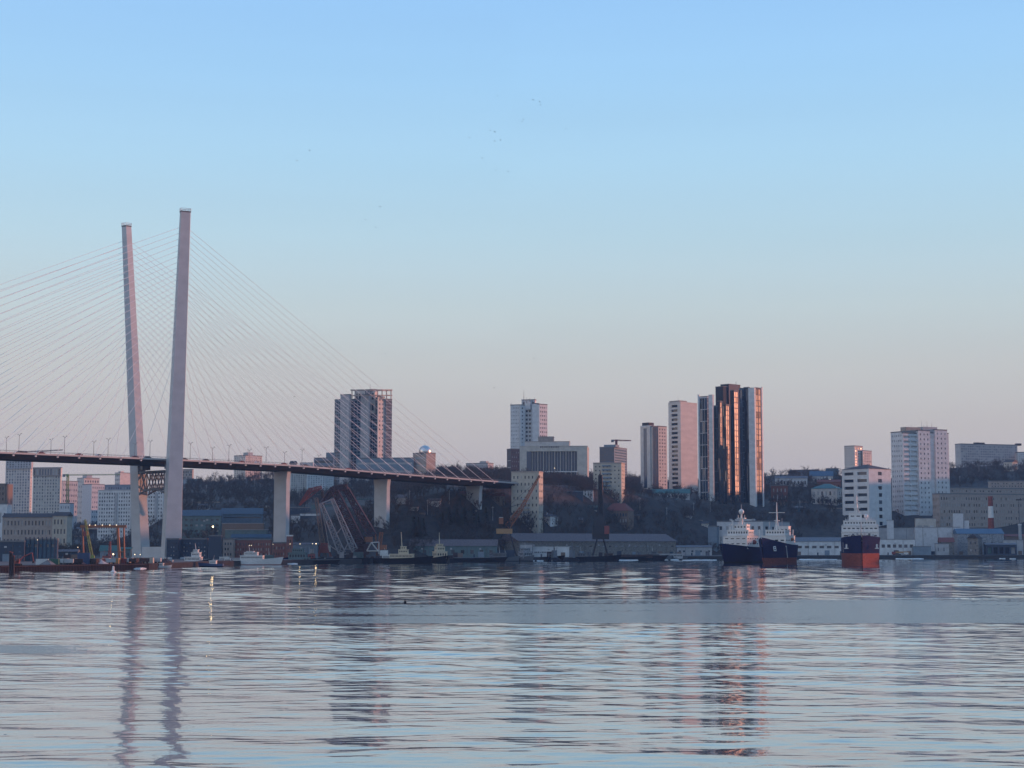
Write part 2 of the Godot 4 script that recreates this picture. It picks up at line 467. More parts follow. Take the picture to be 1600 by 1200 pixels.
func sweep(mb: MB, prof: Array, stations: Array):   # prof: [p, y below the deck], counter-clockwise seen along +x
	for k in stations.size() - 1:
		var s0: float = stations[k]; var s1: float = stations[k + 1]
		for i in prof.size():
			var a: Array = prof[i]; var b: Array = prof[(i + 1) % prof.size()]
			mb.quad(Vector3(s0, deck_y(s0) + a[1], a[0]), Vector3(s0, deck_y(s0) + b[1], b[0]), Vector3(s1, deck_y(s1) + b[1], b[0]), Vector3(s1, deck_y(s1) + a[1], a[0]))

func leg_ring(side: float, y: float) -> Array:
	var t := (y - 2.0) / 224.0
	var k := curve([[0.0, 1.16], [0.27, 0.93], [1.0, 0.66]], t)
	var kp := curve([[0.0, 1.18], [0.27, 0.98], [1.0, 0.52]], t)
	var c := curve([[0.0, 17.0], [0.27, 21.6], [1.0, 35.0]], t)
	var sec := [[-3.0, -5.0], [-4.85, 1.7], [3.9, 4.7], [4.85, 3.5], [3.0, -5.0]]
	var out := []
	for q in sec: out.append(Vector3(q[0] * k - 5.6 * t, y, (c + q[1] * kp) * side))
	if side > 0: out.reverse()
	out.reverse()
	return out

func bridge() -> Node3D:
	var r := ray(243.0, 868.0)
	var at := Vector3(r.x * 1080.0, 0, -1080.0)
	var b := thing("cable_stayed_bridge", "long cable-stayed bridge with two leaning concrete pylon legs spanning towards the hill", "bridge", at, BDIR)
	var st := []
	for k in 66: st.append(-460.0 + 12.0 * k)
	for side in [1.0, -1.0]:
		var mb := MB.new(); var ys := [-1.0, 30.0, 62.0, 90.0, 120.0, 150.0, 180.0, 205.0, 223.5]
		for i in ys.size() - 1:
			var lo := leg_ring(side, ys[i]); var hi := leg_ring(side, ys[i + 1])
			for q in lo.size(): mb.quad(lo[q], lo[(q + 1) % lo.size()], hi[(q + 1) % lo.size()], hi[q])
		mb.poly(leg_ring(side, 223.5))
		var leg := part("pylon_leg", mb, M.concrete, b)
		var cap := MB.new(); var r0 := leg_ring(side, 223.5); var r1 := []; var r2 := []
		var mid := Vector3.ZERO
		for q in r0: mid += q / r0.size()
		for q in r0: r1.append(mid + (q - mid) * 1.06); r2.append(mid + (q - mid) * 1.06 + Vector3(0, 0.9, 0))
		cap.prism(r1, r2)
		part("cap", cap, M.concrete_dark, leg)
		var rail := MB.new()
		for q in r2.size():
			var e: Vector3 = r2[q]; var f: Vector3 = r2[(q + 1) % r2.size()]
			rail.bar(e + Vector3(0, 1.6, 0), f + Vector3(0, 1.6, 0), 0.22); rail.bar(e + Vector3(0, 0.8, 0), f + Vector3(0, 0.8, 0), 0.16)
			rail.bar(e, e + Vector3(0, 1.6, 0), 0.2); rail.bar((e + f) * 0.5, (e + f) * 0.5 + Vector3(0, 1.6, 0), 0.16)
		part("top_rail", rail, M.white_paint, leg)
	var foot := MB.new()
	foot.prism([Vector3(-6.5, -1, 27), Vector3(6.5, -1, 27), Vector3(6.5, -1, -27), Vector3(-6.5, -1, -27)], [Vector3(-6.3, 3.6, 26), Vector3(6.3, 3.6, 26), Vector3(6.3, 3.6, -26), Vector3(-6.3, 3.6, -26)])
	part("pile_cap", foot, M.concrete, b)
	var tie := MB.new()
	tie.prism([Vector3(-3.2, 3.6, 14), Vector3(3.2, 3.6, 14), Vector3(3.2, 3.6, -14), Vector3(-3.2, 3.6, -14)], [Vector3(-3.0, 10.2, 14), Vector3(3.0, 10.2, 14), Vector3(3.0, 10.2, -14), Vector3(-3.0, 10.2, -14)])
	part("base_tie_wall", tie, M.concrete, b)
	# the steel portal between the legs under the deck
	for s in [-3.4, 3.4]:
		var tr := MB.new()
		tr.bar(Vector3(s, 58.5, -17.5), Vector3(s, 58.5, 17.5), 1.3)
		var prev := Vector3.ZERO
		for i in 13:
			var q := -15.6 + 2.6 * i
			var arch := 44.0 + 3.4 * (1.0 - pow(q / 15.6, 2.0))
			var p := Vector3(s, arch, q)
			if i > 0: tr.bar(prev, p, 1.1)
			prev = p
		for i in 4:
			var a := -14.0 + 7.0 * i; var c := a + 7.0
			tr.bar(Vector3(s, 46.0, a), Vector3(s, 58.0, c), 0.8); tr.bar(Vector3(s, 46.0, c), Vector3(s, 58.0, a), 0.8)
			tr.bar(Vector3(s, 45.5, a), Vector3(s, 58.0, a), 0.6)
		tr.bar(Vector3(s, 45.5, 14), Vector3(s, 58.0, 14), 0.6)
		for e in [-17.6, 17.6]: tr.bar(Vector3(s, 42.0, e * 0.98), Vector3(s, 57.5, e), 0.9)
		part("portal_truss", tr, M.truss_steel, b)
	for e in [-1.0, 1.0]: bx("bearing_block", M.truss_steel, b, Vector3(0, 61.8, 15.0 * e), Vector3(6.0, 3.4, 4.2))
	var road := MB.new(); sweep(road, [[-14.6, 0.0], [-14.6, -0.6], [14.6, -0.6], [14.6, 0.0]], st)
	var deck := part("deck", road, M.asphalt, b)
	for side in [1.0, -1.0]:
		var fa := MB.new(); sweep(fa, [[14.6, 0.3], [14.6, -0.9], [15.9, -0.75], [16.1, 0.25]] if side > 0 else [[-14.6, -0.9], [-14.6, 0.3], [-16.1, 0.25], [-15.9, -0.75]], st)
		part("edge_fascia", fa, M.fascia, deck)
		var ra := MB.new()
		for k in st.size() - 1:
			for hh in [0.95, 1.35]: ra.bar(Vector3(st[k], deck_y(st[k]) + hh, 15.4 * side), Vector3(st[k + 1], deck_y(st[k + 1]) + hh, 15.4 * side), 0.13)
			for q in 4:
				var s: float = st[k] + 3.0 * q
				ra.bar(Vector3(s, deck_y(s) + 0.4, 15.4 * side), Vector3(s, deck_y(s) + 1.35, 15.4 * side), 0.12)
		part("guard_rail", ra, M.truss_steel, deck)
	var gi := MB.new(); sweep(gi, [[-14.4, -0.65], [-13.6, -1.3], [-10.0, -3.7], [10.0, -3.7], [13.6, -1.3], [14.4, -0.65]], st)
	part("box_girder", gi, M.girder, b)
	# stay cables and their anchors
	for side in [1.0, -1.0]:
		for dirn in [1.0, -1.0]:
			for k in 23:
				var s: float = dirn * (22.0 + (12.1 if dirn > 0 else 14.6) * k)
				var hy := 134.0 + 3.65 * k
				var t := (hy - 2.0) / 224.0
				var c := curve([[0.0, 17.0], [0.27, 21.6], [1.0, 35.0]], t)
				var mb := MB.new()
				mb.tube(Vector3(dirn * 1.5 - 5.6 * t, hy, c * side), Vector3(s, deck_y(s) - 0.6, 16.2 * side), 0.115, 0.115, 5, false)
				var ca := part("stay_cable", mb, M.cable, b)
				bx("cable_anchor", M.concrete, ca, Vector3(s, deck_y(s) - 1.5, 15.5 * side), Vector3(1.2, 0.9, 0.9))
	for s in [100.0, 190.0, 282.0]:
		var p := Vector3(at.x, 0, at.z) + Basis(Vector3.UP, BDIR) * Vector3(s, 0, 0)
		var gy := ground(p.x, -p.z) - 6.0
		var ty := deck_y(s) - 3.3
		var mb := MB.new()
		var lo := []; var hi := []; var mi := []
		for q in [[-1.5, 7.4], [1.5, 7.4], [1.5, -7.4], [-1.5, -7.4]]:
			lo.append(Vector3(s + q[0] * 1.05, gy, q[1] * 0.92)); mi.append(Vector3(s + q[0], ty - 6.0, q[1] * 0.95)); hi.append(Vector3(s + q[0], ty, q[1] * 1.1))
		mb.prism(lo, mi); mb.prism(mi, hi)
		part("pier", mb, M.concrete, b)
	# lamps along both kerbs, and the traffic
	var proto: Node3D = null
	for side in [1.0, -1.0]:
		for k in 11:
			var s := -136.0 + 30.2 * k + (0.0 if side > 0 else 7.5)
			var p := at + Basis(Vector3.UP, BDIR) * Vector3(s, deck_y(s) + 0.5, 15.0 * side)
			if proto == null:
				proto = thing("street_lamp", "slim grey lamp post with angled arm on the bridge parapet", "street lamp", p, BDIR, "lamp posts along the bridge deck")
				tb("pole", M.pole, proto, Vector3.ZERO, Vector3(0, 10.4, 0), 0.16, 0.10)
				tb("arm", M.pole, proto, Vector3(0, 9.6, 0), Vector3(0.0, 10.9, 2.0), 0.09)
				tb("arm", M.pole, proto, Vector3(0, 10.2, 0), Vector3(0.0, 10.8, -1.4), 0.08)
				bx("lamp_head", M.pole, proto, Vector3(0, 10.95, 2.3), Vector3(0.5, 0.25, 1.1))
				bx("lamp_head", M.pole, proto, Vector3(0, 10.85, -1.7), Vector3(0.4, 0.25, 0.9))
			else: copy(proto, p, BDIR)
	var cars := {}
	rng.seed = 5
	for k in 22:
		var s := -120.0 + 13.5 * k + rng.randf_range(-4, 4)
		var kind: String = ["car_dark", "car_white", "car_dark", "car_silver", "car_red"][rng.randi() % 5]
		var p := at + Basis(Vector3.UP, BDIR) * Vector3(s, deck_y(s) + 0.02, 11.5 if k % 3 else -11.0)
		var word: String = {"car_dark": "black", "car_white": "white", "car_silver": "silver", "car_red": "dark red"}[kind]
		if not cars.has(kind): cars[kind] = car(kind, word + " car driving along the bridge deck behind the rail", word + " cars on the bridge deck", p, BDIR)
		else: copy(cars[kind], p, BDIR)
	return b

func car(kind: String, label: String, group: String, at: Vector3, turn: float) -> Node3D:
	var c := thing("car", label, "car", at, turn, group)
	var mb := MB.new()
	var prof := [[-2.2, 0.35], [2.2, 0.35], [2.25, 0.85], [1.3, 1.0], [0.7, 1.5], [-1.1, 1.52], [-1.9, 1.0], [-2.2, 0.9]]
	var f := []; var g := []
	for q in prof: f.append(Vector3(q[0], q[1], 0.88)); g.append(Vector3(q[0], q[1], -0.88))
	mb.poly(f); g.reverse(); mb.poly(g); g.reverse()
	for i in prof.size(): mb.quad(f[i], g[i], g[(i + 1) % prof.size()], f[(i + 1) % prof.size()])
	part("body", mb, M[kind], c)
	for z in [-0.89, 0.89]:
		bx("side_window", M.glass_dark, c, Vector3(-0.25, 1.24, z), Vector3(1.6, 0.36, 0.03))
		for x in [-1.35, 1.4]: tb("wheel", M.tyre, c, Vector3(x, 0.33, z * 0.8), Vector3(x, 0.33, z), 0.33, 0.33, 10)
	return c

# ---------------------------------------------------------------- buildings
# one wall plane with real, recessed window openings; panes collects what to glaze
func facade(mb: MB, panes: Array, o: Vector3, u: Vector3, n: Vector3, w: float, h: float, sp: Dictionary, sink: float):
	var up := Vector3.UP
	var q := func(x0, y0, x1, y1): mb.quad(o + u * x0 + up * y0, o + u * x1 + up * y0, o + u * x1 + up * y1, o + u * x0 + up * y1)
	var c: int = sp.get("c", 0); var r: int = sp.get("r", 0)
	if c == 0 or r == 0 or w < 1.0:
		q.call(0.0, -sink, w, h); return
	var y0: float = sp.get("y0", 1.0); var y1: float = h - sp.get("y1", 1.0)
	var mx: float = minf(sp.get("mx", 0.6), w * 0.1)
	var cw := (w - 2.0 * mx) / c; var rh := (y1 - y0) / r
	var ww: float = cw * sp.get("fw", 0.5); var wh: float = rh * sp.get("fh", 0.5); var dp: float = sp.get("d", 0.35)
	q.call(0.0, -sink, w, y0 + (rh - wh) * 0.5)
	for j in r:
		var b := y0 + rh * j + (rh - wh) * 0.5; var t := b + wh
		q.call(0.0, t, w, (b + rh) if j < r - 1 else h)
		var x := 0.0
		for i in c:
			var l := mx + cw * i + (cw - ww) * 0.5
			q.call(x, b, l, t)
			x = l + ww
			var a0 := o + u * l + up * b; var a1 := o + u * x + up * b; var a2 := o + u * x + up * t; var a3 := o + u * l + up * t
			var k := -n * dp
			mb.quad(a0, a1, a1 + k, a0 + k); mb.quad(a1, a2, a2 + k, a1 + k); mb.quad(a2, a3, a3 + k, a2 + k); mb.quad(a3, a0, a0 + k, a3 + k)
			panes.append([a0 + k, u, n, ww, wh])
		q.call(x, b, w, t)

func glaze(parent: Node, panes: Array, mats: Array, dist: float):
	if panes.is_empty(): return
	var px: float = maxf(panes[0][3], panes[0][4]) * F / dist
	if unit_pane == null:
		var mb := MB.new(); mb.quad(Vector3(0, 0, 0), Vector3(1, 0, 0), Vector3(1, 1, 0), Vector3(0, 1, 0)); unit_pane = mb.mesh()
	if px >= 2.7 and panes.size() <= 320:
		for p in panes:
			var o := MeshInstance3D.new(); o.name = "window"; o.mesh = unit_pane
			o.material_override = mats[rng.randi() % mats.size()]
			o.transform = Transform3D(Basis(p[1] * p[3], Vector3.UP * p[4], p[2]), p[0])
			parent.add_child(o, true)
	else:
		var lots := {}
		for p in panes:
			var m: Material = mats[rng.randi() % mats.size()]
			if not lots.has(m): lots[m] = MB.new()
			var a: Vector3 = p[0]; var x: Vector3 = p[1] * p[3]; var y: Vector3 = Vector3.UP * p[4]
			lots[m].quad(a, a + x, a + x + y, a + y)
		for m in lots: part("window_panes", lots[m], m, parent, "stuff")

# xs: left edge, near corner and right edge in the photograph; top: its upper edge; d: distance of the near corner; phi: how far the left face turns away
func block(parent: Node, frame: Node3D, xs: Array, top: float, d: float, phi: float, fm: Material, rm: Material, sp: Dictionary) -> Dictionary:
	var py := (top + 800.0) * 0.5
	var f := deg_to_rad(phi)
	var ul := ray(xs[0], py).x; var uc := ray(xs[1], py).x; var ur := ray(xs[2], py).x
	var xc := uc * d
	var dep: float = sp.get("dep", 14.0)
	var wl := (xc - ul * d) / (cos(f) + ul * sin(f)) if xs[1] - xs[0] > 0.6 else dep
	var dn := sin(f) - ur * cos(f)
	var wr := (ur * d - xc) / dn if xs[2] - xs[1] > 0.6 and dn > 0.03 else dep
	wr = minf(wr, sp.get("maxdep", 70.0))
	var gy: float = sp.gy if sp.has("gy") else ground(xc, d)
	var h := CH + ray(xs[1], top).y * d - gy
	var sink: float = sp.get("sink", 9.0)
	var node := parent
	var xf := Transform3D(Basis(Vector3.UP, -f), Vector3(xc, gy, -d))
	var rel := frame.transform.affine_inverse() * xf if frame != null else xf
	var o := rel.origin; var ex := rel.basis.x; var ez := rel.basis.z
	var panes := []
	var mf := MB.new(); var mr := mf if fm == rm else MB.new()
	facade(mf, panes, o - ex * wl, ex, ez, wl, h, sp.get("front", {}), sink)
	var pr := []
	facade(mr, pr, o, -ez, ex, wr, h, sp.get("right", {}), sink)
	mr.quad(o - ez * wr - Vector3.UP * sink, o - ez * wr - ex * wl - Vector3.UP * sink, o - ez * wr - ex * wl + Vector3.UP * h, o - ez * wr + Vector3.UP * h)
	mf.quad(o - ez * wr - ex * wl - Vector3.UP * sink, o - ex * wl - Vector3.UP * sink, o - ex * wl + Vector3.UP * h, o - ez * wr - ex * wl + Vector3.UP * h)
	part("wall", mf, fm, node)
	if mr != mf: part("wall", mr, rm, node)
	var glf: Array = sp.get("glass", [M.glass_dark, M.glass_mid, M.glass_mid, M.glass_pale])
	glaze(node, panes, sp.get("glass_front", glf), d); glaze(node, pr, glf, d)
	# roof
	var rb := MB.new(); var roof: String = sp.get("roof", "flat"); var rmat: Material = M[sp.get("roofmat", "dark_roof")]
	var A := o - ex * wl + Vector3.UP * h; var B := o + Vector3.UP * h; var C := o - ez * wr + Vector3.UP * h; var D := o - ex * wl - ez * wr + Vector3.UP * h
	if roof == "flat":
		var th: float = sp.get("parapet", 0.9)
		var e := 0.18; var mid := (A + C) * 0.5 + Vector3.UP * (th * 0.5)
		var bs := Basis(ex, Vector3.UP, ez)
		rb.box(o - ex * (wl * 0.5) + ez * 0.0 + Vector3.UP * (h + th * 0.5 + 0.003), Vector3(wl + e, th, 0.5), bs)
		rb.box(o - ex * (wl * 0.5) - ez * wr + Vector3.UP * (h + th * 0.5 + 0.003), Vector3(wl + e, th, 0.5), bs)
		rb.box(o - ez * (wr * 0.5) + Vector3.UP * (h + th * 0.5), Vector3(0.5, th, wr - 0.51), bs)
		rb.box(o - ez * (wr * 0.5) - ex * wl + Vector3.UP * (h + th * 0.5), Vector3(0.5, th, wr - 0.51), bs)
		part("parapet", rb, M[sp.get("parmat", "concrete_dark")], node)
		var rs := MB.new(); rs.quad(A + Vector3.UP * 0.1, B + Vector3.UP * 0.1, C + Vector3.UP * 0.1, D + Vector3.UP * 0.1)
		part("roof", rs, rmat, node)
	else:
		var rh: float = sp.get("rh", 4.0); var ov: float = sp.get("eave", 0.6)
		A += (-ex + ez) * ov; B += (ex + ez) * ov; C += (ex - ez) * ov; D += (-ex - ez) * ov
		var hip := wr * 0.5 if roof == "hip" else 0.0
		if roof == "gable_end":   # ridge runs away from the viewer
			var r0 := (A + B) * 0.5 + Vector3.UP * rh; var r1 := (C + D) * 0.5 + Vector3.UP * rh
			rb.quad(B, C, r1, r0); rb.quad(D, A, r0, r1); rb.tri(A, B, r0); rb.tri(C, D, r1)
		elif roof == "lean":
			rb.quad(A, B, C + Vector3.UP * rh, D + Vector3.UP * rh); rb.tri(B, C, C + Vector3.UP * rh); rb.tri(D, A, D + Vector3.UP * rh); rb.quad(C, D, D + Vector3.UP * rh, C + Vector3.UP * rh)
		else:
			var l0 := (A + D) * 0.5 + Vector3.UP * rh + ex * minf(hip, wl * 0.45); var l1 := (B + C) * 0.5 + Vector3.UP * rh - ex * minf(hip, wl * 0.45)
			rb.quad(A, B, l1, l0); rb.quad(C, D, l0, l1); rb.tri(B, C, l1); rb.tri(D, A, l0)
		rb.quad(D, C, B, A)
		part("roof", rb, rmat, node)
	return {"h": h, "wl": wl, "wr": wr, "xf": xf, "rel": rel}

func bld(called: String, label: String, category: String, xs: Array, top: float, d: float, phi: float, fm: String, rm: String, sp := {}) -> Node3D:
	if d < 0.0: d = on_ground(xs[1], -d)       # a negative value is the pixel row where it meets the ground
	var py := (top + 800.0) * 0.5
	var x := ray(xs[1], py).x * d
	var gy: float = sp.gy if sp.has("gy") else ground(x, d)
	var t := thing(called, label, category, Vector3(x, gy, -d), -deg_to_rad(phi), sp.get("group", ""))
	var info := block(t, t, xs, top, d, phi, M[fm], M[rm], sp)
	for k in sp.get("boxes", []):   # roof houses: offset from the near corner and size, in metres
		bx(k[0], M[k[1]], t, Vector3(-k[2], info.h + k[6] * 0.5 + 0.1, -k[3]), Vector3(k[4], k[6], k[5]))
	var nd: int = sp.get("doors", 0)
	for k in nd:   # doors, gates and vents along the front wall
		var w: float = [3.2, 4.2, 1.2, 3.6][k % 4]; var hh: float = minf([3.4, 4.0, 2.2, 3.0][k % 4], info.h * 0.7)
		bx(["gate", "gate", "door", "gate"][k % 4], M[["navy_wall", "rust", "panel_blue", "brick_brown", "steel_roof"][(k * 3 + nd) % 5]], t, Vector3(-info.wl * (k + 0.5 + 0.25 * sin(k * 2.7)) / nd, hh * 0.5, 0.06), Vector3(w, hh, 0.2))
		if k % 2: tb("downpipe", M.pole, t, Vector3(-info.wl * (k + 0.02) / nd, 0, 0.2), Vector3(-info.wl * (k + 0.02) / nd, info.h, 0.2), 0.12)
		if k % 3 == 1: bx("vent", M.panel_grey, t, Vector3(-info.wl * (k + 0.7) / nd, info.h * 0.75, 0.12), Vector3(1.4, 1.0, 0.3))
	for k in sp.get("masts", []):
		tb("antenna", M.pole, t, Vector3(-k[0], info.h, -k[1]), Vector3(-k[0], info.h + k[2], -k[1]), k[3] if k.size() > 3 else 0.16, 0.07)
	return t

func add_block(t: Node3D, called: String, xs: Array, top: float, d: float, phi: float, fm: String, rm: String, sp := {}):
	var o := Node3D.new(); o.name = called; t.add_child(o, true)
	block(o, t, xs, top, d, phi, M[fm], M[rm], sp)

# ---------------------------------------------------------------- the town
func W(c: int, r: int, fw := 0.5, fh := 0.5, y0 := 1.0, d := 0.35, mx := 0.6) -> Dictionary:
	return {"c": c, "r": r, "fw": fw, "fh": fh, "y0": y0, "d": d, "mx": mx}

func town_left():
	bld("apartment_building", "brown edge building rising behind the white block at far left", "building", [-40, 8, 8], 757, 1420, 6, "brick_brown", "brick_brown", {"front": W(9, 12, 0.45, 0.5), "dep": 16})
	bld("service_building", "small white block standing before the brown edge building", "building", [-14, 11, 11], 788, 1330, 5, "panel_white", "panel_white", {"dep": 10, "front": W(4, 2, 0.4, 0.4)})
	var t := bld("apartment_tower", "tall pale tower with white window strips, leftmost beneath the bridge deck", "building", [8, 47, 50], 720, 2350, 12, "panel_beige", "panel_beige", {"front": W(9, 21, 0.5, 0.62), "right": W(1, 20, 0.4, 0.5), "gy": 44.0, "glass": [M.glass_pale, M.glass_mid, M.glass_blue]})
	add_block(t, "top_storeys", [8, 48, 51], 719, 2348, 12, "panel_grey", "panel_grey", {"front": W(9, 3, 0.5, 0.6), "gy": 118.0, "sink": 0.0})
	t = bld("apartment_tower", "tall beige tower with dark upper window strips right of the leftmost tower", "building", [51, 94, 96], 742, 2300, 8, "panel_cream", "panel_cream", {"front": W(10, 14, 0.4, 0.55), "gy": 44.0})
	add_block(t, "top_storeys", [50.5, 94.5, 96.5], 731, 2298, 8, "panel_taupe", "panel_beige", {"front": W(10, 1, 0.5, 0.88, 0.5), "gy": 106.0, "sink": 0.0})
	bld("apartment_building", "beige block standing behind the yellow-green tower crane", "building", [94, 97, 121], 752, 2600, 50, "panel_beige", "panel_beige", {"right": W(7, 8, 0.4, 0.4), "gy": 40.0})
	bld("apartment_building", "hazy beige block with small roof house", "building", [120, 131, 155], 747, 2650, 45, "panel_beige", "panel_beige", {"right": W(6, 9, 0.45, 0.4), "front": W(4, 9, 0.4, 0.4), "gy": 40.0, "boxes": [["roof_house", "panel_grey", 4.0, 8.0, 12.0, 10.0, 5.0]]})
	bld("apartment_building", "pale hazy block in front of the roof-house block", "building", [128, 143, 163], 757, 2450, 45, "panel_pale", "panel_pale", {"right": W(6, 8, 0.4, 0.4), "gy": 40.0})
	bld("apartment_building", "long low blue-grey block behind the white panel block", "building", [161, 205, 206], 758, 2500, 6, "panel_blue", "panel_blue", {"front": W(12, 8, 0.4, 0.4), "gy": 42.0})
	bld("apartment_tower", "small beige tower left of the far pylon leg", "building", [179, 187, 204], 739, 2550, 40, "panel_beige", "panel_beige", {"front": W(3, 12, 0.45, 0.4), "gy": 42.0, "boxes": [["roof_house", "panel_beige", 3.0, 4.0, 6.0, 6.0, 3.0]]})
	bld("apartment_building", "low pale hazy block on the slope below the beige tower", "building", [93, 109, 109], 787, 1900, 8, "panel_pale", "panel_pale", {"front": W(4, 5, 0.4, 0.4), "dep": 12})
	t = bld("panel_apartment_block", "white nine-storey panel block seen between the pylon legs", "building", [153, 255, 256], 766, 1500, 14, "panel_white", "panel_white", {"gy": 17.0, "front": W(26, 12, 0.5, 0.5), "dep": 13, "parmat": "panel_grey"})
	for k in [[0.12, 3.0], [0.38, 3.0], [0.52, 3.0], [0.8, 3.0]]:
		bx("stair_recess", M.panel_grey, t, Vector3(-58.0 * k[0], 21.0, 0.28), Vector3(2.6, 40.0, 0.5))
	t = bld("apartment_building", "long low grey apartment house with dark roof at left", "building", [4, 82, 82], 808, 1250, 4, "panel_taupe", "panel_taupe", {"front": W(14, 4, 0.42, 0.5), "dep": 12, "roof": "gable", "rh": 3.0, "roofmat": "dark_roof"})
	add_block(t, "ochre_end", [82.2, 105, 105], 806, 1248, 4, "panel_yellow", "panel_yellow", {"front": W(4, 4, 0.45, 0.5), "dep": 12, "roof": "gable", "rh": 3.0, "roofmat": "dark_roof"})
	# the shipyard on the left quay
	t = bld("shipyard_hall", "dark navy shipyard hall at the left edge behind the sheet-pile quay", "building", [-30, 39, 40], 847, 905, 3, "navy_wall", "navy_wall", {"doors": 4, "front": W(6, 3, 0.3, 0.3), "dep": 20, "glass": [M.glass_mid, M.blue_wall]})
	t = bld("shipyard_hall", "navy columned shipyard hall with brownish upper bays", "building", [40.5, 90, 92], 844, 912, 3, "blue_wall", "navy_wall", {"front": W(5, 1, 0.55, 0.4, 6.5, 0.5), "dep": 24, "glass": [M.panel_taupe, M.brick_brown]})
	for k in 8: bx("pilaster", M.navy_wall, t, Vector3(-1.2 - 2.3 * k, 6.5, 0.35), Vector3(0.5, 13.4, 0.6))
	bld("shipyard_hall", "low dark blue workshop left of the gantry crane", "building", [92.5, 122, 124], 862, 960, 3, "navy_wall", "blue_wall", {"doors": 3, "front": W(6, 1, 0.4, 0.4), "dep": 18, "roof": "gable", "rh": 1.4, "roofmat": "steel_roof"})
	bld("shed", "teal-roofed shed seen beneath the gantry crane beam", "shed", [157, 185, 188], 861, 985, 6, "panel_blue", "teal_wall", {"front": W(4, 1, 0.4, 0.4), "dep": 16, "roof": "gable", "rh": 3.4, "roofmat": "teal_roof"})
	bld("shed", "low green-grey shed beside the far pylon foot", "shed", [187, 205, 206], 858, 1000, 5, "teal_wall", "teal_wall", {"front": W(3, 1, 0.4, 0.4), "dep": 10, "roof": "lean", "rh": 1.2, "roofmat": "teal_roof"})

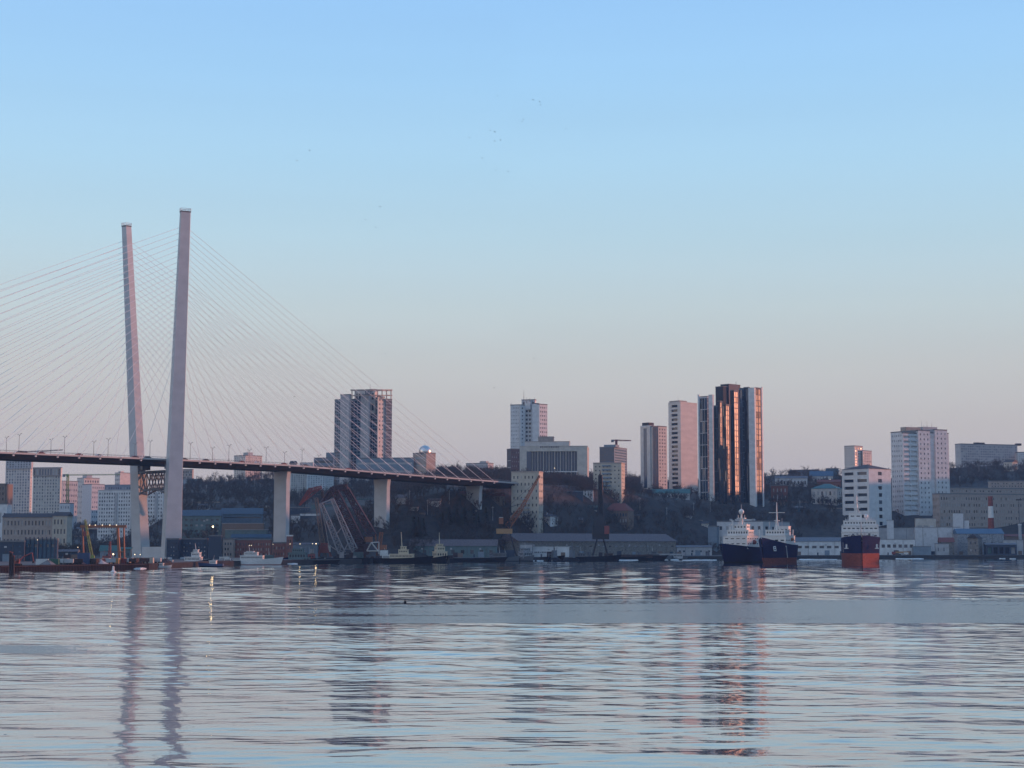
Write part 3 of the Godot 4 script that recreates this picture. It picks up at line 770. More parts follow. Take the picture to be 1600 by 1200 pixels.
func town_centre_left():
	bld("apartment_tower", "grid-windowed grey tower just right of the near pylon leg", "building", [284, 300, 302], 734, 2050, 8, "panel_taupe", "panel_taupe", {"front": W(6, 6, 0.6, 0.6), "dep": 14})
	bld("office_building", "pale teal block below the grid-windowed tower", "building", [284, 291, 316], 749, 1960, 55, "panel_blue", "teal_wall", {"right": W(5, 3, 0.4, 0.4), "dep": 16})
	bld("apartment_tower", "beige tower standing behind the deck left of the first pier", "building", [365, 383, 409], 712, 1960, 42, "panel_beige", "panel_beige", {"front": W(5, 11, 0.5, 0.4), "right": W(8, 11, 0.4, 0.42), "boxes": [["roof_house", "panel_grey", 4.0, 7.0, 9.0, 7.0, 4.0]], "masts": [[3, 6, 11], [5, 9, 7]]})
	bld("house", "small dome-roofed house on the ridge above the deck", "house", [452, 463, 464], 724, 1990, 10, "panel_grey", "panel_grey", {"front": W(3, 2, 0.4, 0.4), "dep": 8, "roof": "hip", "rh": 3.0})
	bld("house", "low pale house on the ridge beside the leaning lamp posts", "house", [468, 489, 490], 723, 2000, 10, "panel_pale", "panel_pale", {"front": W(5, 2, 0.5, 0.4), "dep": 9, "parapet": 0.4})
	bld("office_building", "dark banded office block left of the slab tower", "building", [490, 521, 523], 716, 1850, 10, "panel_blue", "panel_blue", {"front": W(1, 4, 0.96, 0.5), "dep": 16, "boxes": [["roof_house", "panel_blue", 5.0, 8.0, 10.0, 8.0, 6.5]]})
	var t := bld("panel_apartment_block", "pale panel block with rows of small windows under the deck", "building", [453.5, 454, 477], 739, 1560, 42, "panel_beige", "panel_beige", {"right": W(6, 11, 0.45, 0.48), "dep": 12, "maxdep": 40.0})
	add_block(t, "wall_section", [479.5, 480, 508.5], 738, 1572, 42, "panel_white", "panel_white", {"right": W(7, 11, 0.45, 0.48), "dep": 12})
	add_block(t, "wall_section", [509.5, 510, 521], 738, 1600, 42, "panel_white", "panel_white", {"right": W(3, 11, 0.45, 0.48), "dep": 12})
	add_block(t, "stair_recess", [474, 511, 511], 741, 1606, -34, "navy_wall", "navy_wall", {"dep": 6})
	# slab tower complex
	var tw := thing("apartment_tower", "tall slab tower of blue glass and grey piers seen through the cables", "building", P(563, 740, 1760))
	var D := 1760.0
	var gl := [M.glass_blue, M.glass_mid, M.glass_blue]
	for k in [[522, 531, 534, 625, 4, "panel_blue", "panel_blue"], [531, 545, 548, 617, -4, "panel_grey", "panel_grey"], [547, 563, 566, 624, 4, "panel_blue", "panel_blue"], [563, 575.3, 578, 617, -4, "panel_grey", "panel_grey"], [577.5, 589.5, 592, 622, 4, "panel_blue", "panel_blue"]]:
		var glassy: bool = k[5] == "panel_blue"
		add_block(tw, "glass_bay" if glassy else "pier_bay", [k[0], k[1], k[2]], k[3], D + k[4], 24, k[5], k[6], {"gy": 76.0, "front": W(3, 26, 0.8, 0.66, 1.0, 0.5, 0.2) if glassy else W(4, 26, 0.3, 0.35), "glass": gl if glassy else [M.glass_mid, M.panel_pale], "dep": 18})
	add_block(tw, "windowed_bay", [588.8, 590, 600.5], 620, D - 3.0, 40, "panel_beige", "panel_beige", {"gy": 76.0, "right": W(2, 20, 0.4, 0.42), "dep": 8})
	add_block(tw, "corner_glass", [600, 602.5, 612], 624, D + 4.0, 46, "panel_blue", "panel_blue", {"gy": 76.0, "right": W(4, 26, 0.8, 0.7, 1.0, 0.3, 0.3), "glass": [M.glass_mirror, M.glass_mirror, M.glass_mid], "dep": 8})
	var cr := MB.new(); var cols := MB.new()
	var ringpts := []
	for q in [[549, 4.0], [560, -7.0], [578, -11.0], [596, -4.0], [612, 9.0]]: ringpts.append([q[0], D + q[1]])
	for i in 4:
		for row in [[608.5, 611.0], [617.0, 618.6]]:
			var a := P(ringpts[i][0], (row[0] + row[1]) * 0.5, ringpts[i][1]); var c := P(ringpts[i + 1][0], (row[0] + row[1]) * 0.5, ringpts[i + 1][1])
			var dd := (c - a); var bs := Basis(dd.normalized(), Vector3.UP, dd.normalized().cross(Vector3.UP))
			cr.box((a + c) * 0.5 - tw.position, Vector3(dd.length(), absf(row[1] - row[0]) * D / F, 2.0), bs)
	for px in [550.0, 556.0, 590.0, 597.0, 604.0, 611.0]:
		var dd2 := D + 3.0
		cols.bar(P(px, 624, dd2) - tw.position, P(px, 609, dd2) - tw.position, 0.9)
	part("crown_frame", cr, M.panel_taupe, tw); part("crown_columns", cols, M.panel_taupe, tw, "stuff")
	add_block(tw, "crown_house", [553, 585, 590], 609, D + 3.0, 24, "panel_beige", "panel_beige", {"gy": 150.0, "sink": 0.0, "dep": 14, "front": W(6, 2, 0.7, 0.6)})
	var sg := MB.new()
	for k in 5: sg.box(P(571.5 + 2.4 * k, 613.2, D - 13.5) - tw.position, Vector3(1.0, 3.4 if k % 2 else 4.0, 0.3))
	part("roof_sign", sg, M.navy_wall, tw, "stuff")
	tb("antenna", M.pole, tw, P(578.5, 609, D) - tw.position, P(578.5, 600, D) - tw.position, 0.15)
	bld("shopping_centre", "long windowless blue-grey podium right of the slab tower", "building", [556, 646, 647], 716, 1745, 6, "panel_blue", "panel_blue", {"front": W(1, 3, 0.97, 0.25), "glass": [M.panel_grey], "dep": 30, "gy": 74.0})
	t = bld("domed_building", "grey tower block crowned by a shiny silver dome", "building", [645, 666, 680.5], 708, 1738, 42, "panel_taupe", "panel_taupe", {"gy": 74.0, "front": W(1, 4, 0.94, 0.2), "glass": [M.panel_grey]})
	var dm := MB.new(); dm.ball(P(664, 705.5, 1747) - t.position, 6.5, 12, 24, 1.0)
	# the dome stands in the turned frame of its building
	var dome := part("dome", dm, M.dome_metal, t); dome.transform = Transform3D(t.transform.basis.inverse(), Vector3.ZERO)
	var sp := MB.new(); sp.tube(P(664, 696, 1747) - t.position, P(664, 692.5, 1747) - t.position, 0.25, 0.05)
	var spire := part("spire", sp, M.pole, t); spire.transform = dome.transform
	bld("house", "long blue-grey house on the ridge right of the domed building", "house", [684, 712, 716], 733, 1960, 14, "blue_wall", "blue_wall", {"front": W(8, 2, 0.4, 0.4), "dep": 10, "roof": "gable", "rh": 3.0, "roofmat": "steel_roof"})
	bld("apartment_building", "grey block on the ridge by the bright lamps", "building", [728, 762, 771], 724, 2020, 30, "panel_grey", "panel_grey", {"front": W(10, 4, 0.4, 0.4), "boxes": [["roof_house", "panel_grey", 8.0, 5.0, 9.0, 6.0, 3.0]]})
	bld("house", "low blue house on the ridge left of the dark brick block", "house", [768, 790, 791], 739, 1950, 8, "blue_wall", "blue_wall", {"front": W(6, 2, 0.5, 0.4), "dep": 9, "roof": "gable", "rh": 3.0, "roofmat": "steel_roof"})
	# shore side, below the deck
	t = bld("factory_hall", "long teal-blue factory hall with bright blue roof right of the pylon", "factory", [270, 345, 346], 806, 1270, 5, "teal_wall", "teal_wall", {"doors": 5, "front": W(9, 3, 0.5, 0.35, 2.0), "dep": 26, "roof": "gable", "rh": 4.6, "roofmat": "blue_roof"})
	add_block(t, "rear_hall", [346.5, 410, 411], 803, 1290, 5, "blue_wall", "blue_wall", {"front": W(1, 1, 0.96, 0.2, 6.0), "dep": 26, "roof": "gable", "rh": 4.6, "roofmat": "blue_roof"})
	for k in [[347, 412, 818, 1262, "brick_brown"], [352, 418, 828, 1245, "teal_wall"]]:
		bld("retaining_wall", "long terraced retaining wall of %s below the blue-roofed hall" % ["brown stone" if k[4] == "brick_brown" else "dull green concrete"], "wall", [k[0], k[1], k[1]], k[2], k[3], 2, k[4], k[4], {"dep": 5, "parapet": 0.3, "parmat": "panel_grey"})
	bld("arched_hall", "grey hall with low curved roof on the wooded slope", "building", [350, 390, 391], 787, 1480, 4, "panel_grey", "panel_grey", {"dep": 18, "roof": "hip", "rh": 3.4, "roofmat": "steel_roof"})
	bld("house", "small ochre house with flat white roof beside the first pier", "house", [404, 425, 426], 791, 1420, 6, "panel_yellow", "panel_yellow", {"front": W(4, 2, 0.5, 0.4), "dep": 9, "parmat": "panel_white", "parapet": 0.6})
	t = bld("office_building", "dark navy four-storey office with pale windows behind the white tug", "building", [280, 324, 326], 843, 1065, 4, "navy_wall", "navy_wall", {"front": W(9, 4, 0.45, 0.34), "dep": 16, "glass": [M.glass_pale, M.glass_mid, M.blue_wall]})
	add_block(t, "stair_tower", [326.5, 346, 347], 838, 1062, 4, "navy_wall", "navy_wall", {"dep": 14})
	add_block(t, "low_wing", [261, 279.5, 280], 843, 1058, 4, "navy_wall", "navy_wall", {"front": W(4, 4, 0.4, 0.3), "dep": 14})
	t = bld("brick_building", "red brick quayside building behind the white yacht", "building", [365, 424, 425], 844, 1080, 4, "brick_red", "brick_red", {"front": W(14, 3, 0.4, 0.45), "dep": 14, "glass": [M.glass_dark, M.glass_mid, M.glass_pale]})
	add_block(t, "grey_end", [349, 364.5, 365], 843, 1076, 4, "panel_taupe", "panel_taupe", {"front": W(3, 3, 0.5, 0.45), "dep": 14})
	add_block(t, "low_wing", [425.5, 447, 448], 849, 1078, 4, "brick_red", "brick_red", {"front": W(5, 2, 0.4, 0.45), "dep": 12})
	add_block(t, "corner_turret", [448, 457, 458], 838, 1074, 4, "brick_red", "brick_red", {"front": W(2, 3, 0.5, 0.4), "dep": 9, "parmat": "panel_white"})
	bld("shed", "shed with light blue roof behind the red brick building", "shed", [362, 422, 424], 840, 1130, 4, "blue_wall", "blue_wall", {"dep": 18, "roof": "gable", "rh": 2.4, "roofmat": "blue_roof"})
	bld("workshop", "dark blue workshop with white window band right of the first pier", "building", [452, 484, 485], 794, 1330, 5, "navy_wall", "navy_wall", {"front": W(8, 2, 0.5, 0.4), "dep": 14, "glass": [M.glass_mid, M.glass_pale]})
	bld("storage_shed", "square white shed under the dark blue workshop", "shed", [455, 468, 469], 806, 1290, 4, "panel_white", "panel_white", {"dep": 10})
	bld("storage_shed", "long low white-roofed shed right of the square white shed", "shed", [469, 500, 501], 806, 1300, 4, "navy_wall", "navy_wall", {"dep": 12, "parmat": "panel_white", "parapet": 1.6})
	bld("office_building", "long teal office building behind the lattice cranes", "building", [486, 536, 537], 788, 1350, 6, "teal_wall", "teal_wall", {"front": W(16, 3, 0.5, 0.4), "dep": 12})
	bld("office_building", "pale teal wing between the dark crane booms and second pier", "building", [538, 584, 585], 783, 1370, 6, "teal_wall", "teal_wall", {"front": W(15, 4, 0.5, 0.4), "dep": 12})
	bld("warehouse", "grey warehouse with lean roof left of the lattice cranes", "warehouse", [452, 496, 497], 851, 1110, 4, "panel_blue", "panel_blue", {"doors": 3, "front": W(3, 1, 0.4, 0.5, 1.0), "dep": 12, "roof": "lean", "rh": 1.4, "roofmat": "steel_roof"})
	bld("warehouse", "long low mauve-roofed shed behind the yellow tugs", "warehouse", [640, 776, 778], 853, 1178, 2, "teal_wall", "teal_wall", {"doors": 9, "front": W(9, 1, 0.35, 0.4, 0.6), "dep": 20, "roof": "gable", "rh": 4.6, "roofmat": "mauve_roof"})

func town_centre():
	var D := 1830.0
	var t := thing("apartment_tower", "white bay-fronted tower with spire behind the hall", "building", P(826, 720, D))
	var g := {"gy": 82.0}
	add_block(t, "left_bay", [797.5, 811.5, 814], 633, D, 22, "panel_white", "panel_white", {"gy": 82.0, "front": W(5, 19, 0.35, 0.35), "dep": 16})
	add_block(t, "corner_pier", [812, 813, 820], 633, D - 3, 49, "panel_white", "panel_white", {"gy": 82.0, "right": W(1, 19, 0.35, 0.35), "dep": 6})
	add_block(t, "core", [815, 836, 838], 625, D + 5, 16, "panel_white", "panel_white", {"gy": 82.0, "front": W(4, 19, 0.66, 0.5), "dep": 16, "glass": [M.glass_dark, M.glass_dark, M.glass_mid]})
	add_block(t, "side_pier", [831.5, 841, 843], 631, D - 2, 16, "panel_white", "panel_white", {"gy": 82.0, "dep": 10, "right": W(1, 18, 0.4, 0.3)})
	add_block(t, "right_bay", [840, 843, 855.5], 632, D - 4, 49, "panel_white", "panel_white", {"gy": 82.0, "right": W(4, 18, 0.5, 0.4), "dep": 8})
	add_block(t, "roof_house", [821, 828, 834], 625, D + 3, 40, "panel_white", "panel_white", {"gy": 160.0, "sink": 0.0})
	for k in [[818.5, 609, 632], [823, 622, 630], [835.5, 621, 632], [798.5, 629, 634], [828, 622, 628]]:
		tb("spire", M.pole, t, P(k[0], k[2], D) - t.position, P(k[0], k[1], D) - t.position, 0.45, 0.1)
	bld("brick_building", "dark brick office with pale bands left of the columned hall", "building", [792, 798.5, 813], 702, 1720, 66, "brick_dark", "brick_dark", {"front": W(1, 4, 0.94, 0.12), "right": W(4, 6, 0.4, 0.3), "glass": [M.panel_grey, M.glass_mid], "dep": 16})
	t = bld("concert_hall", "big pale hall fronted by a dark glass wall between slim columns", "building", [812, 918, 919], 697, 1620, 4, "panel_cream", "panel_cream", {"dep": 60, "gy": 78.0, "front": {"c": 1, "r": 1, "fw": 0.70, "fh": 0.82, "y0": -6.0, "y1": 2.0, "d": 2.2, "mx": 0.0}, "glass": [M.glass_blue], "parmat": "panel_cream", "parapet": 0.4})
	for k in 18: bx("column", M.panel_cream if k % 2 == 0 else M.panel_grey, t, Vector3(-9.9 - 2.75 * k, 11.0, -1.0), Vector3(0.45 if k % 2 == 0 else 0.25, 30.0, 0.9))
	bx("canopy", M.panel_white, t, Vector3(-27, 3.9, 3.0), Vector3(35, 0.9, 7.0))
	for k in 7: bx("canopy_post", M.panel_white, t, Vector3(-10.5 - 5.5 * k, 0.2, 6.0), Vector3(0.5, 6.6, 0.5))
	bx("side_glazing", M.glass_blue, t, Vector3(-57.2, 12.0, 0.1), Vector3(4.2, 24.0, 0.2))
	bx("terrace_wall", M.panel_grey, t, Vector3(-25, -4.0, 9.0), Vector3(52, 6.0, 3.0))
	var ins := MB.new()
	for k in 11: ins.box(Vector3(-45.5 + 1.75 * k, 28.3, 0.12), Vector3(1.15, 0.9 if k % 3 else 1.3, 0.2))
	part("inscription", ins, M.brick_dark, t, "stuff")
	add_block(t, "stage_house", [820, 890, 891], 690, 1650, 4, "panel_beige", "panel_beige", {"dep": 30, "gy": 100.0, "sink": 0.0, "parmat": "panel_taupe", "parapet": 0.4})
	add_block(t, "fly_tower", [841, 865, 866], 682.5, 1655, 4, "panel_taupe", "panel_taupe", {"dep": 18, "gy": 110.0, "sink": 0.0, "parapet": 0.3})
	bld("glass_office", "blue glass office with rounded top beside the roof crane", "building", [937, 960, 980], 699, 1880, 24, "glass_blue", "panel_blue", {"front": W(7, 12, 0.85, 0.6), "right": W(1, 12, 0.95, 0.5), "glass": [M.glass_blue, M.glass_mid], "boxes": [["roof_house", "panel_blue", 5.0, 5.0, 14.0, 12.0, 3.0]]})
	t = bld("apartment_block", "cream apartment block with open balconies before the concert hall", "building", [799, 842, 848.5], 738, 1283, 16, "panel_yellow", "panel_yellow", {"front": W(7, 9, 0.34, 0.4), "right": W(2, 9, 0.4, 0.3), "parmat": "panel_taupe"})
	for k in 9: bx("balcony", M.panel_grey, t, Vector3(-10.6, 3.0 + 3.35 * k, 0.62), Vector3(6.6, 1.3, 1.25))
	t = bld("apartment_block", "yellow apartment block with blue balcony bay behind the dark mast crane", "building", [927, 971, 976.5], 724, -790, 12, "panel_yellow", "panel_yellow", {"front": W(7, 10, 0.34, 0.36), "right": W(2, 10, 0.3, 0.3), "parmat": "panel_taupe"})
	for k in 10: bx("balcony", M.panel_blue, t, Vector3(-13.0, 3.0 + 3.4 * k, 0.62), Vector3(7.2, 1.4, 1.25))
	bld("retaining_wall", "dark teal retaining wall under the road right of the bridge", "wall", [853, 911, 912], 768, -786, 3, "navy_wall", "teal_wall", {"dep": 6, "parapet": 0.5, "parmat": "panel_blue"})
	bld("garage", "pale garage wall beside the dark teal retaining wall", "building", [911.5, 927, 928], 767, -788, 4, "panel_pale", "panel_pale", {"dep": 8, "front": W(3, 2, 0.4, 0.4)})
	bld("pavilion", "low pavilion with flat teal-grey roof above the white house", "building", [880, 935, 936], 793, -804, 4, "navy_wall", "navy_wall", {"front": W(8, 1, 0.7, 0.4), "dep": 12, "parmat": "teal_wall", "parapet": 2.0, "glass": [M.glass_pale, M.glass_mid]})
	bld("house", "white two-storey house with dark roof alone on the wooded slope", "house", [833, 860, 872], 807, -827, 32, "panel_white", "panel_white", {"front": W(4, 2, 0.3, 0.4), "right": W(2, 2, 0.3, 0.4), "roof": "hip", "rh": 3.0, "boxes": [["chimney", "panel_grey", 5.0, 3.0, 0.9, 0.9, 3.0], ["chimney", "panel_grey", 10.0, 3.0, 0.9, 0.9, 3.0]]})
	bld("brick_building", "red-roofed brown building near the mast crane", "building", [945, 981, 990], 798, -831, 30, "brick_brown", "brick_brown", {"front": W(8, 3, 0.5, 0.55), "roof": "hip", "rh": 6.4, "roofmat": "red_roof", "glass": [M.glass_mid, M.glass_pale, M.glass_blue]})
	bld("house", "brown hillside house glimpsed under the deck end", "house", [718, 752, 754], 771, -788, 10, "brick_brown", "brick_brown", {"front": W(7, 3, 0.35, 0.4), "dep": 11, "roof": "gable", "rh": 2.0, "roofmat": "red_roof"})
	bld("house", "brown brick house left of the cream block", "house", [756, 782, 789], 775, -792, 36, "brick_brown", "brick_brown", {"front": W(6, 3, 0.35, 0.4), "roof": "gable", "rh": 2.0, "roofmat": "red_roof"})
	bld("house", "grey cottage among trees right of the second pier", "house", [618, 634, 636], 778, -790, 18, "panel_grey", "panel_grey", {"front": W(3, 2, 0.4, 0.4), "dep": 9, "roof": "gable", "rh": 2.6, "roofmat": "steel_roof"})
	bld("house", "small pale cottage lower among the hillside trees", "house", [670, 687, 689], 783, -795, 14, "panel_pale", "panel_pale", {"front": W(3, 1, 0.4, 0.5), "dep": 8, "roof": "gable", "rh": 2.2, "roofmat": "steel_roof"})
	# the long harbour warehouse
	t = bld("warehouse", "very long beige warehouse with mauve roof behind the submarines", "warehouse", [811, 1056, 1056], 846, 1320, -38, "shed_beige", "shed_beige", {"doors": 15, "dep": 26, "front": W(24, 1, 0.4, 0.14, 5.0), "roof": "gable", "rh": 6.0, "roofmat": "mauve_roof", "eave": 1.0, "glass": [M.glass_dark, M.shed_beige, M.shed_grey]})
	bld("shed", "grey block building at the left end of the long warehouse", "shed", [813, 831, 832], 851, 1192, 3, "panel_grey", "panel_grey", {"dep": 9, "front": W(3, 2, 0.3, 0.25)})
	t = bld("shed", "white quay shed with dark lettering before the long warehouse", "shed", [833, 889, 890], 855, 1205, 3, "panel_white", "panel_white", {"doors": 3, "dep": 9, "parapet": 0.4, "parmat": "panel_white"})
	var le := MB.new()
	for k in 7: le.box(Vector3(-24.5 + 1.3 * k, 3.4, 0.08), Vector3(0.8, 1.1 if k != 3 else 0.5, 0.12))
	part("painted_sign", le, M.brick_dark, t, "stuff")
	bld("shed", "low white-fronted shed right of the long warehouse", "shed", [1057.5, 1112, 1113], 855, 1385, 3, "panel_grey", "panel_grey", {"doors": 4, "dep": 10, "front": W(8, 1, 0.5, 0.3), "roof": "lean", "rh": 1.6, "roofmat": "steel_roof"})

func town_right():
	# green-roofed hillside house
	var t := bld("house", "two-tier house with teal roofs below the paired towers", "house", [1020, 1078, 1080], 771, 1570, 5, "panel_grey", "panel_grey", {"front": W(10, 1, 0.6, 0.6), "dep": 12, "roof": "gable", "rh": 4.4, "roofmat": "teal_roof"})
	add_block(t, "lower_storey", [1017, 1060, 1062], 785, 1545, 5, "panel_pale", "panel_pale", {"front": W(8, 2, 0.5, 0.5), "dep": 12, "roof": "lean", "rh": 3.6, "roofmat": "teal_roof"})
	bld("house", "pale cottage left of the teal-roofed house on the hilltop", "house", [985, 1001, 1003], 752, 1900, 12, "panel_pale", "panel_pale", {"front": W(3, 2, 0.4, 0.4), "dep": 8, "roof": "gable", "rh": 2.0})
	# tower one
	t = bld("apartment_tower", "slim beige tower with dark glass strip, leftmost of the paired hillside towers", "building", [1001, 1016, 1042.5], 666, 1690, 46, "panel_beige", "panel_beige", {"front": W(1, 1, 0.34, 0.97, 1.0, 0.4, 0.0), "glass": [M.glass_blue], "parmat": "panel_white", "boxes": [["roof_frame", "dark_roof", 7.0, 5.0, 9.0, 8.0, 4.0]]})
	add_block(t, "glass_strip", [1019.5, 1020, 1028.5], 666.5, 1690, 46, "panel_beige", "glass_blue", {"right": W(3, 24, 0.85, 0.7, 1.0, 0.2), "glass": [M.glass_blue, M.glass_mid], "dep": 2})
	add_block(t, "windowed_bay", [1028.5, 1029, 1042], 666.5, 1697, 46, "panel_beige", "panel_beige", {"right": W(3, 18, 0.42, 0.45), "dep": 2})
	# tower two
	t = bld("apartment_tower", "plain beige tower with recessed balcony face between its neighbours", "building", [1045, 1064, 1090], 629, 1740, 46, "panel_beige", "panel_beige", {"front": W(1, 19, 0.5, 0.55, 2.0, 1.4, 0.0), "glass": [M.glass_dark, M.glass_navy], "parmat": "panel_beige", "boxes": [["roof_house", "panel_taupe", 10.0, 8.0, 14.0, 12.0, 2.6]], "masts": [[10, 8, 8], [14, 20, 5]]})
	# tower three: a cluster of glass shafts between white fins
	var D := 1590.0
	t = thing("residential_tower", "tallest tower cluster of dark glass shafts, white fins and golden reflections", "building", P(1145, 785, D))
	var gy := 48.0
	var gl := [M.glass_navy, M.glass_blue, M.glass_navy]
	# shaft: xs, top, distance, phi, glass of the right face
	var shafts := [
		["glass_shaft", [1093.5, 1106, 1109], 619.5, 4.0, 46.0, "panel_pale", "panel_pale"],
		["glass_shaft", [1113, 1123, 1127.5], 634, -3.0, 52.0, "blue_wall", "glass_navy"],
		["glass_shaft", [1122, 1126, 1129.5], 627, -34.0, 40.5, "glass_navy", "glass_mirror"],
		["glass_shaft", [1127, 1135, 1140.5], 632, -28.0, 40.5, "glass_navy", "glass_mirror"],
		["dark_core", [1119, 1131, 1160], 604, 14.0, 47.0, "glass_navy", "glass_navy"],
		["dark_core", [1127, 1140, 1158], 600.5, 18.0, 47.0, "glass_navy", "navy_wall"],
		["glass_shaft", [1142, 1148, 1154.5], 610, -22.0, 40.0, "glass_navy", "glass_mirror"],
		["glass_shaft", [1156, 1160.5, 1164], 607, 6.0, 40.0, "blue_wall", "blue_wall"],
		["glass_shaft", [1163, 1171, 1173], 605.5, 8.0, 30.0, "glass_navy", "glass_navy"],
		["glass_shaft", [1180.5, 1181.5, 1190.5], 606, 2.0, 46.0, "glass_navy", "glass_mirror"]]
	for k in shafts:
		var rowsn := 30
		add_block(t, k[0], k[1], k[2], D + k[3], k[4], k[5], "navy_wall" if k[6] == "glass_mirror" else k[6], {"gy": gy, "front": W(3, 9, 0.9, 0.95, 2.0, 0.25, 0.1), "right": {"c": 2, "r": 20, "fw": 0.9, "fh": 0.88, "y0": 2.0, "d": 0.2, "mx": 0.25} if k[0] == "glass_shaft" else {}, "glass_front": gl, "glass": [M.glass_mirror, M.glass_mirror, M.glass_sunset, M.glass_film] if k[6] == "glass_mirror" else gl, "dep": 16, "parapet": 0.6})
	for k in [[1091, 1093, 1094.5, 617, 776, 2.0], [1108, 1114.5, 1116.5, 617, 785, -6.0], [1170.5, 1180, 1182, 606, 781, -6.0], [1190.5, 1191.5, 1193, 605, 780, 0.0]]:
		add_block(t, "white_fin", [k[0], k[1], k[2]], k[3], D + k[5], 22.0, "panel_white", "panel_white", {"gy": gy + 2.0, "dep": 12, "parapet": 0.3, "parmat": "panel_white"})
	add_block(t, "base_wall", [1096, 1185, 1188], 770, D + 10.0, 10.0, "brick_red", "brick_red", {"gy": gy, "dep": 10, "front": W(20, 3, 0.5, 0.5)})
	tb("antenna", M.pole, t, P(1150, 601, D + 20) - t.position, P(1150, 596, D + 20) - t.position, 0.2)
	# ridge houses
	bld("brick_house", "small red brick house with pale windows right of the glass cluster", "house", [1205, 1231, 1232], 759, 1640, 8, "brick_red", "brick_red", {"front": W(4, 2, 0.3, 0.5), "dep": 9, "glass": [M.glass_pale]})
	bld("house", "big dark-roofed house breaking the skyline ridge", "house", [1232, 1276, 1283], 742, 1960, 24, "brick_dark", "brick_red", {"front": W(8, 1, 0.4, 0.4), "roof": "gable", "rh": 7.0, "roofmat": "dark_roof"})
	bld("house", "teal-roofed villa below the skyline beside the blue block", "house", [1266, 1302, 1304], 744, 1850, 10, "panel_pale", "panel_pale", {"front": W(7, 1, 0.4, 0.5), "dep": 10, "roof": "gable", "rh": 6.0, "roofmat": "blue_roof"})
	bld("house", "square blue-clad house on the skyline ridge", "house", [1291, 1311, 1313], 732, 1900, 8, "blue_wall", "blue_wall", {"dep": 10, "front": W(3, 2, 0.3, 0.3), "parapet": 0.4})
	bld("house", "beige villa with green hip roof on the slope", "house", [1268, 1308, 1317], 763, 1620, 26, "panel_beige", "panel_beige", {"front": W(6, 2, 0.45, 0.5), "right": W(3, 2, 0.5, 0.5), "roof": "hip", "rh": 5.0, "roofmat": "teal_roof"})
	bld("house", "low grey house row beneath the dark-roofed skyline house", "house", [1212, 1262, 1264], 747, 1800, 6, "panel_pale", "panel_pale", {"front": W(9, 1, 0.4, 0.5), "dep": 9, "roof": "gable", "rh": 2.4, "roofmat": "steel_roof"})
	bld("house", "red-walled house half hidden above the beige villa", "house", [1278, 1314, 1316], 753, 1750, 8, "brick_red", "brick_red", {"front": W(7, 1, 0.4, 0.5), "dep": 9, "roof": "gable", "rh": 2.6, "roofmat": "red_roof"})
	t = bld("apartment_block", "white eight-storey block with deep balconies and dark hip roof", "building", [1316, 1358, 1392.5], 732, 1540, 52, "panel_white", "panel_white", {"front": W(2, 8, 0.72, 0.42, 1.0, 1.3, 0.3), "right": W(1, 8, 0.18, 0.5), "roof": "hip", "rh": 4.6, "glass": [M.glass_dark, M.glass_mid, M.glass_navy]})
	bx("stair_strip", M.panel_white, t, Vector3(0.14, 19.0, -11.5), Vector3(0.3, 36.0, 3.8))
	t = bld("apartment_tower", "beige distant tower peeking over the white eight-storey block", "building", [1320, 1336, 1349], 697, 2150, 44, "panel_beige", "panel_beige", {"front": W(5, 16, 0.4, 0.4), "right": W(3, 16, 0.5, 0.4), "gy": 80.0})
	add_block(t, "lower_wing", [1348, 1349, 1363], 704.5, 2158, 46, "panel_beige", "panel_beige", {"right": W(5, 14, 0.4, 0.4), "gy": 80.0, "dep": 12})
	t = bld("apartment_tower", "broad white tower with balcony columns and rooftop aerials at right", "building", [1393, 1411, 1483.5], 675, 1590, 62, "panel_white", "panel_white", {"front": W(5, 16, 0.35, 0.4), "right": {}, "maxdep": 120.0, "boxes": [["roof_house", "panel_taupe", 4.0, 14.0, 8.0, 18.0, 5.0], ["roof_house", "panel_grey", 6.0, 36.0, 10.0, 18.0, 6.0]], "masts": [[3, 27, 12], [3, 30, 9], [3, 34, 12, 0.35], [3, 40, 11, 0.3], [3, 14, 8]]})
	add_block(t, "balcony_bay", [1411.5, 1412, 1434.5], 677, 1588.6, 62, "panel_white", "panel_white", {"right": W(2, 16, 0.9, 0.5, 2.0, 1.4, 0.3), "dep": 1.5, "glass": [M.glass_mid, M.panel_grey, M.glass_dark, M.panel_cream]})
	add_block(t, "white_pier", [1435.5, 1436, 1454.5], 673, 1595, 62, "panel_white", "panel_white", {"right": W(3, 17, 0.28, 0.4), "dep": 3.0})
	add_block(t, "recessed_bay", [1455, 1455.6, 1462], 677, 1607, 62, "panel_grey", "panel_grey", {"right": W(1, 16, 0.9, 0.5, 2.0, 0.8, 0.2), "dep": 1.0})
	add_block(t, "white_pier", [1462, 1462.6, 1481.5], 672, 1607, 62, "panel_white", "panel_white", {"right": W(3, 17, 0.28, 0.4), "dep": 3.0})
	bld("panel_apartment_block", "long grey panel block on the right-hand skyline", "building", [1493.5, 1502, 1591], 694, 1960, 71, "panel_grey", "panel_grey", {"right": W(26, 9, 0.45, 0.42), "maxdep": 130.0, "dep": 14, "boxes": [["roof_house", "dark_roof", 5.0, 26.0, 5.0, 6.0, 2.6], ["roof_house", "dark_roof", 5.0, 33.0, 5.0, 5.0, 2.6], ["roof_house", "dark_roof", 5.0, 84.0, 5.0, 6.0, 2.6]]})
	bld("panel_apartment_block", "pale end of another panel block at the right edge", "building", [1592, 1640, 1641], 707, 1965, 5, "panel_pale", "panel_pale", {"front": W(14, 6, 0.4, 0.4)})
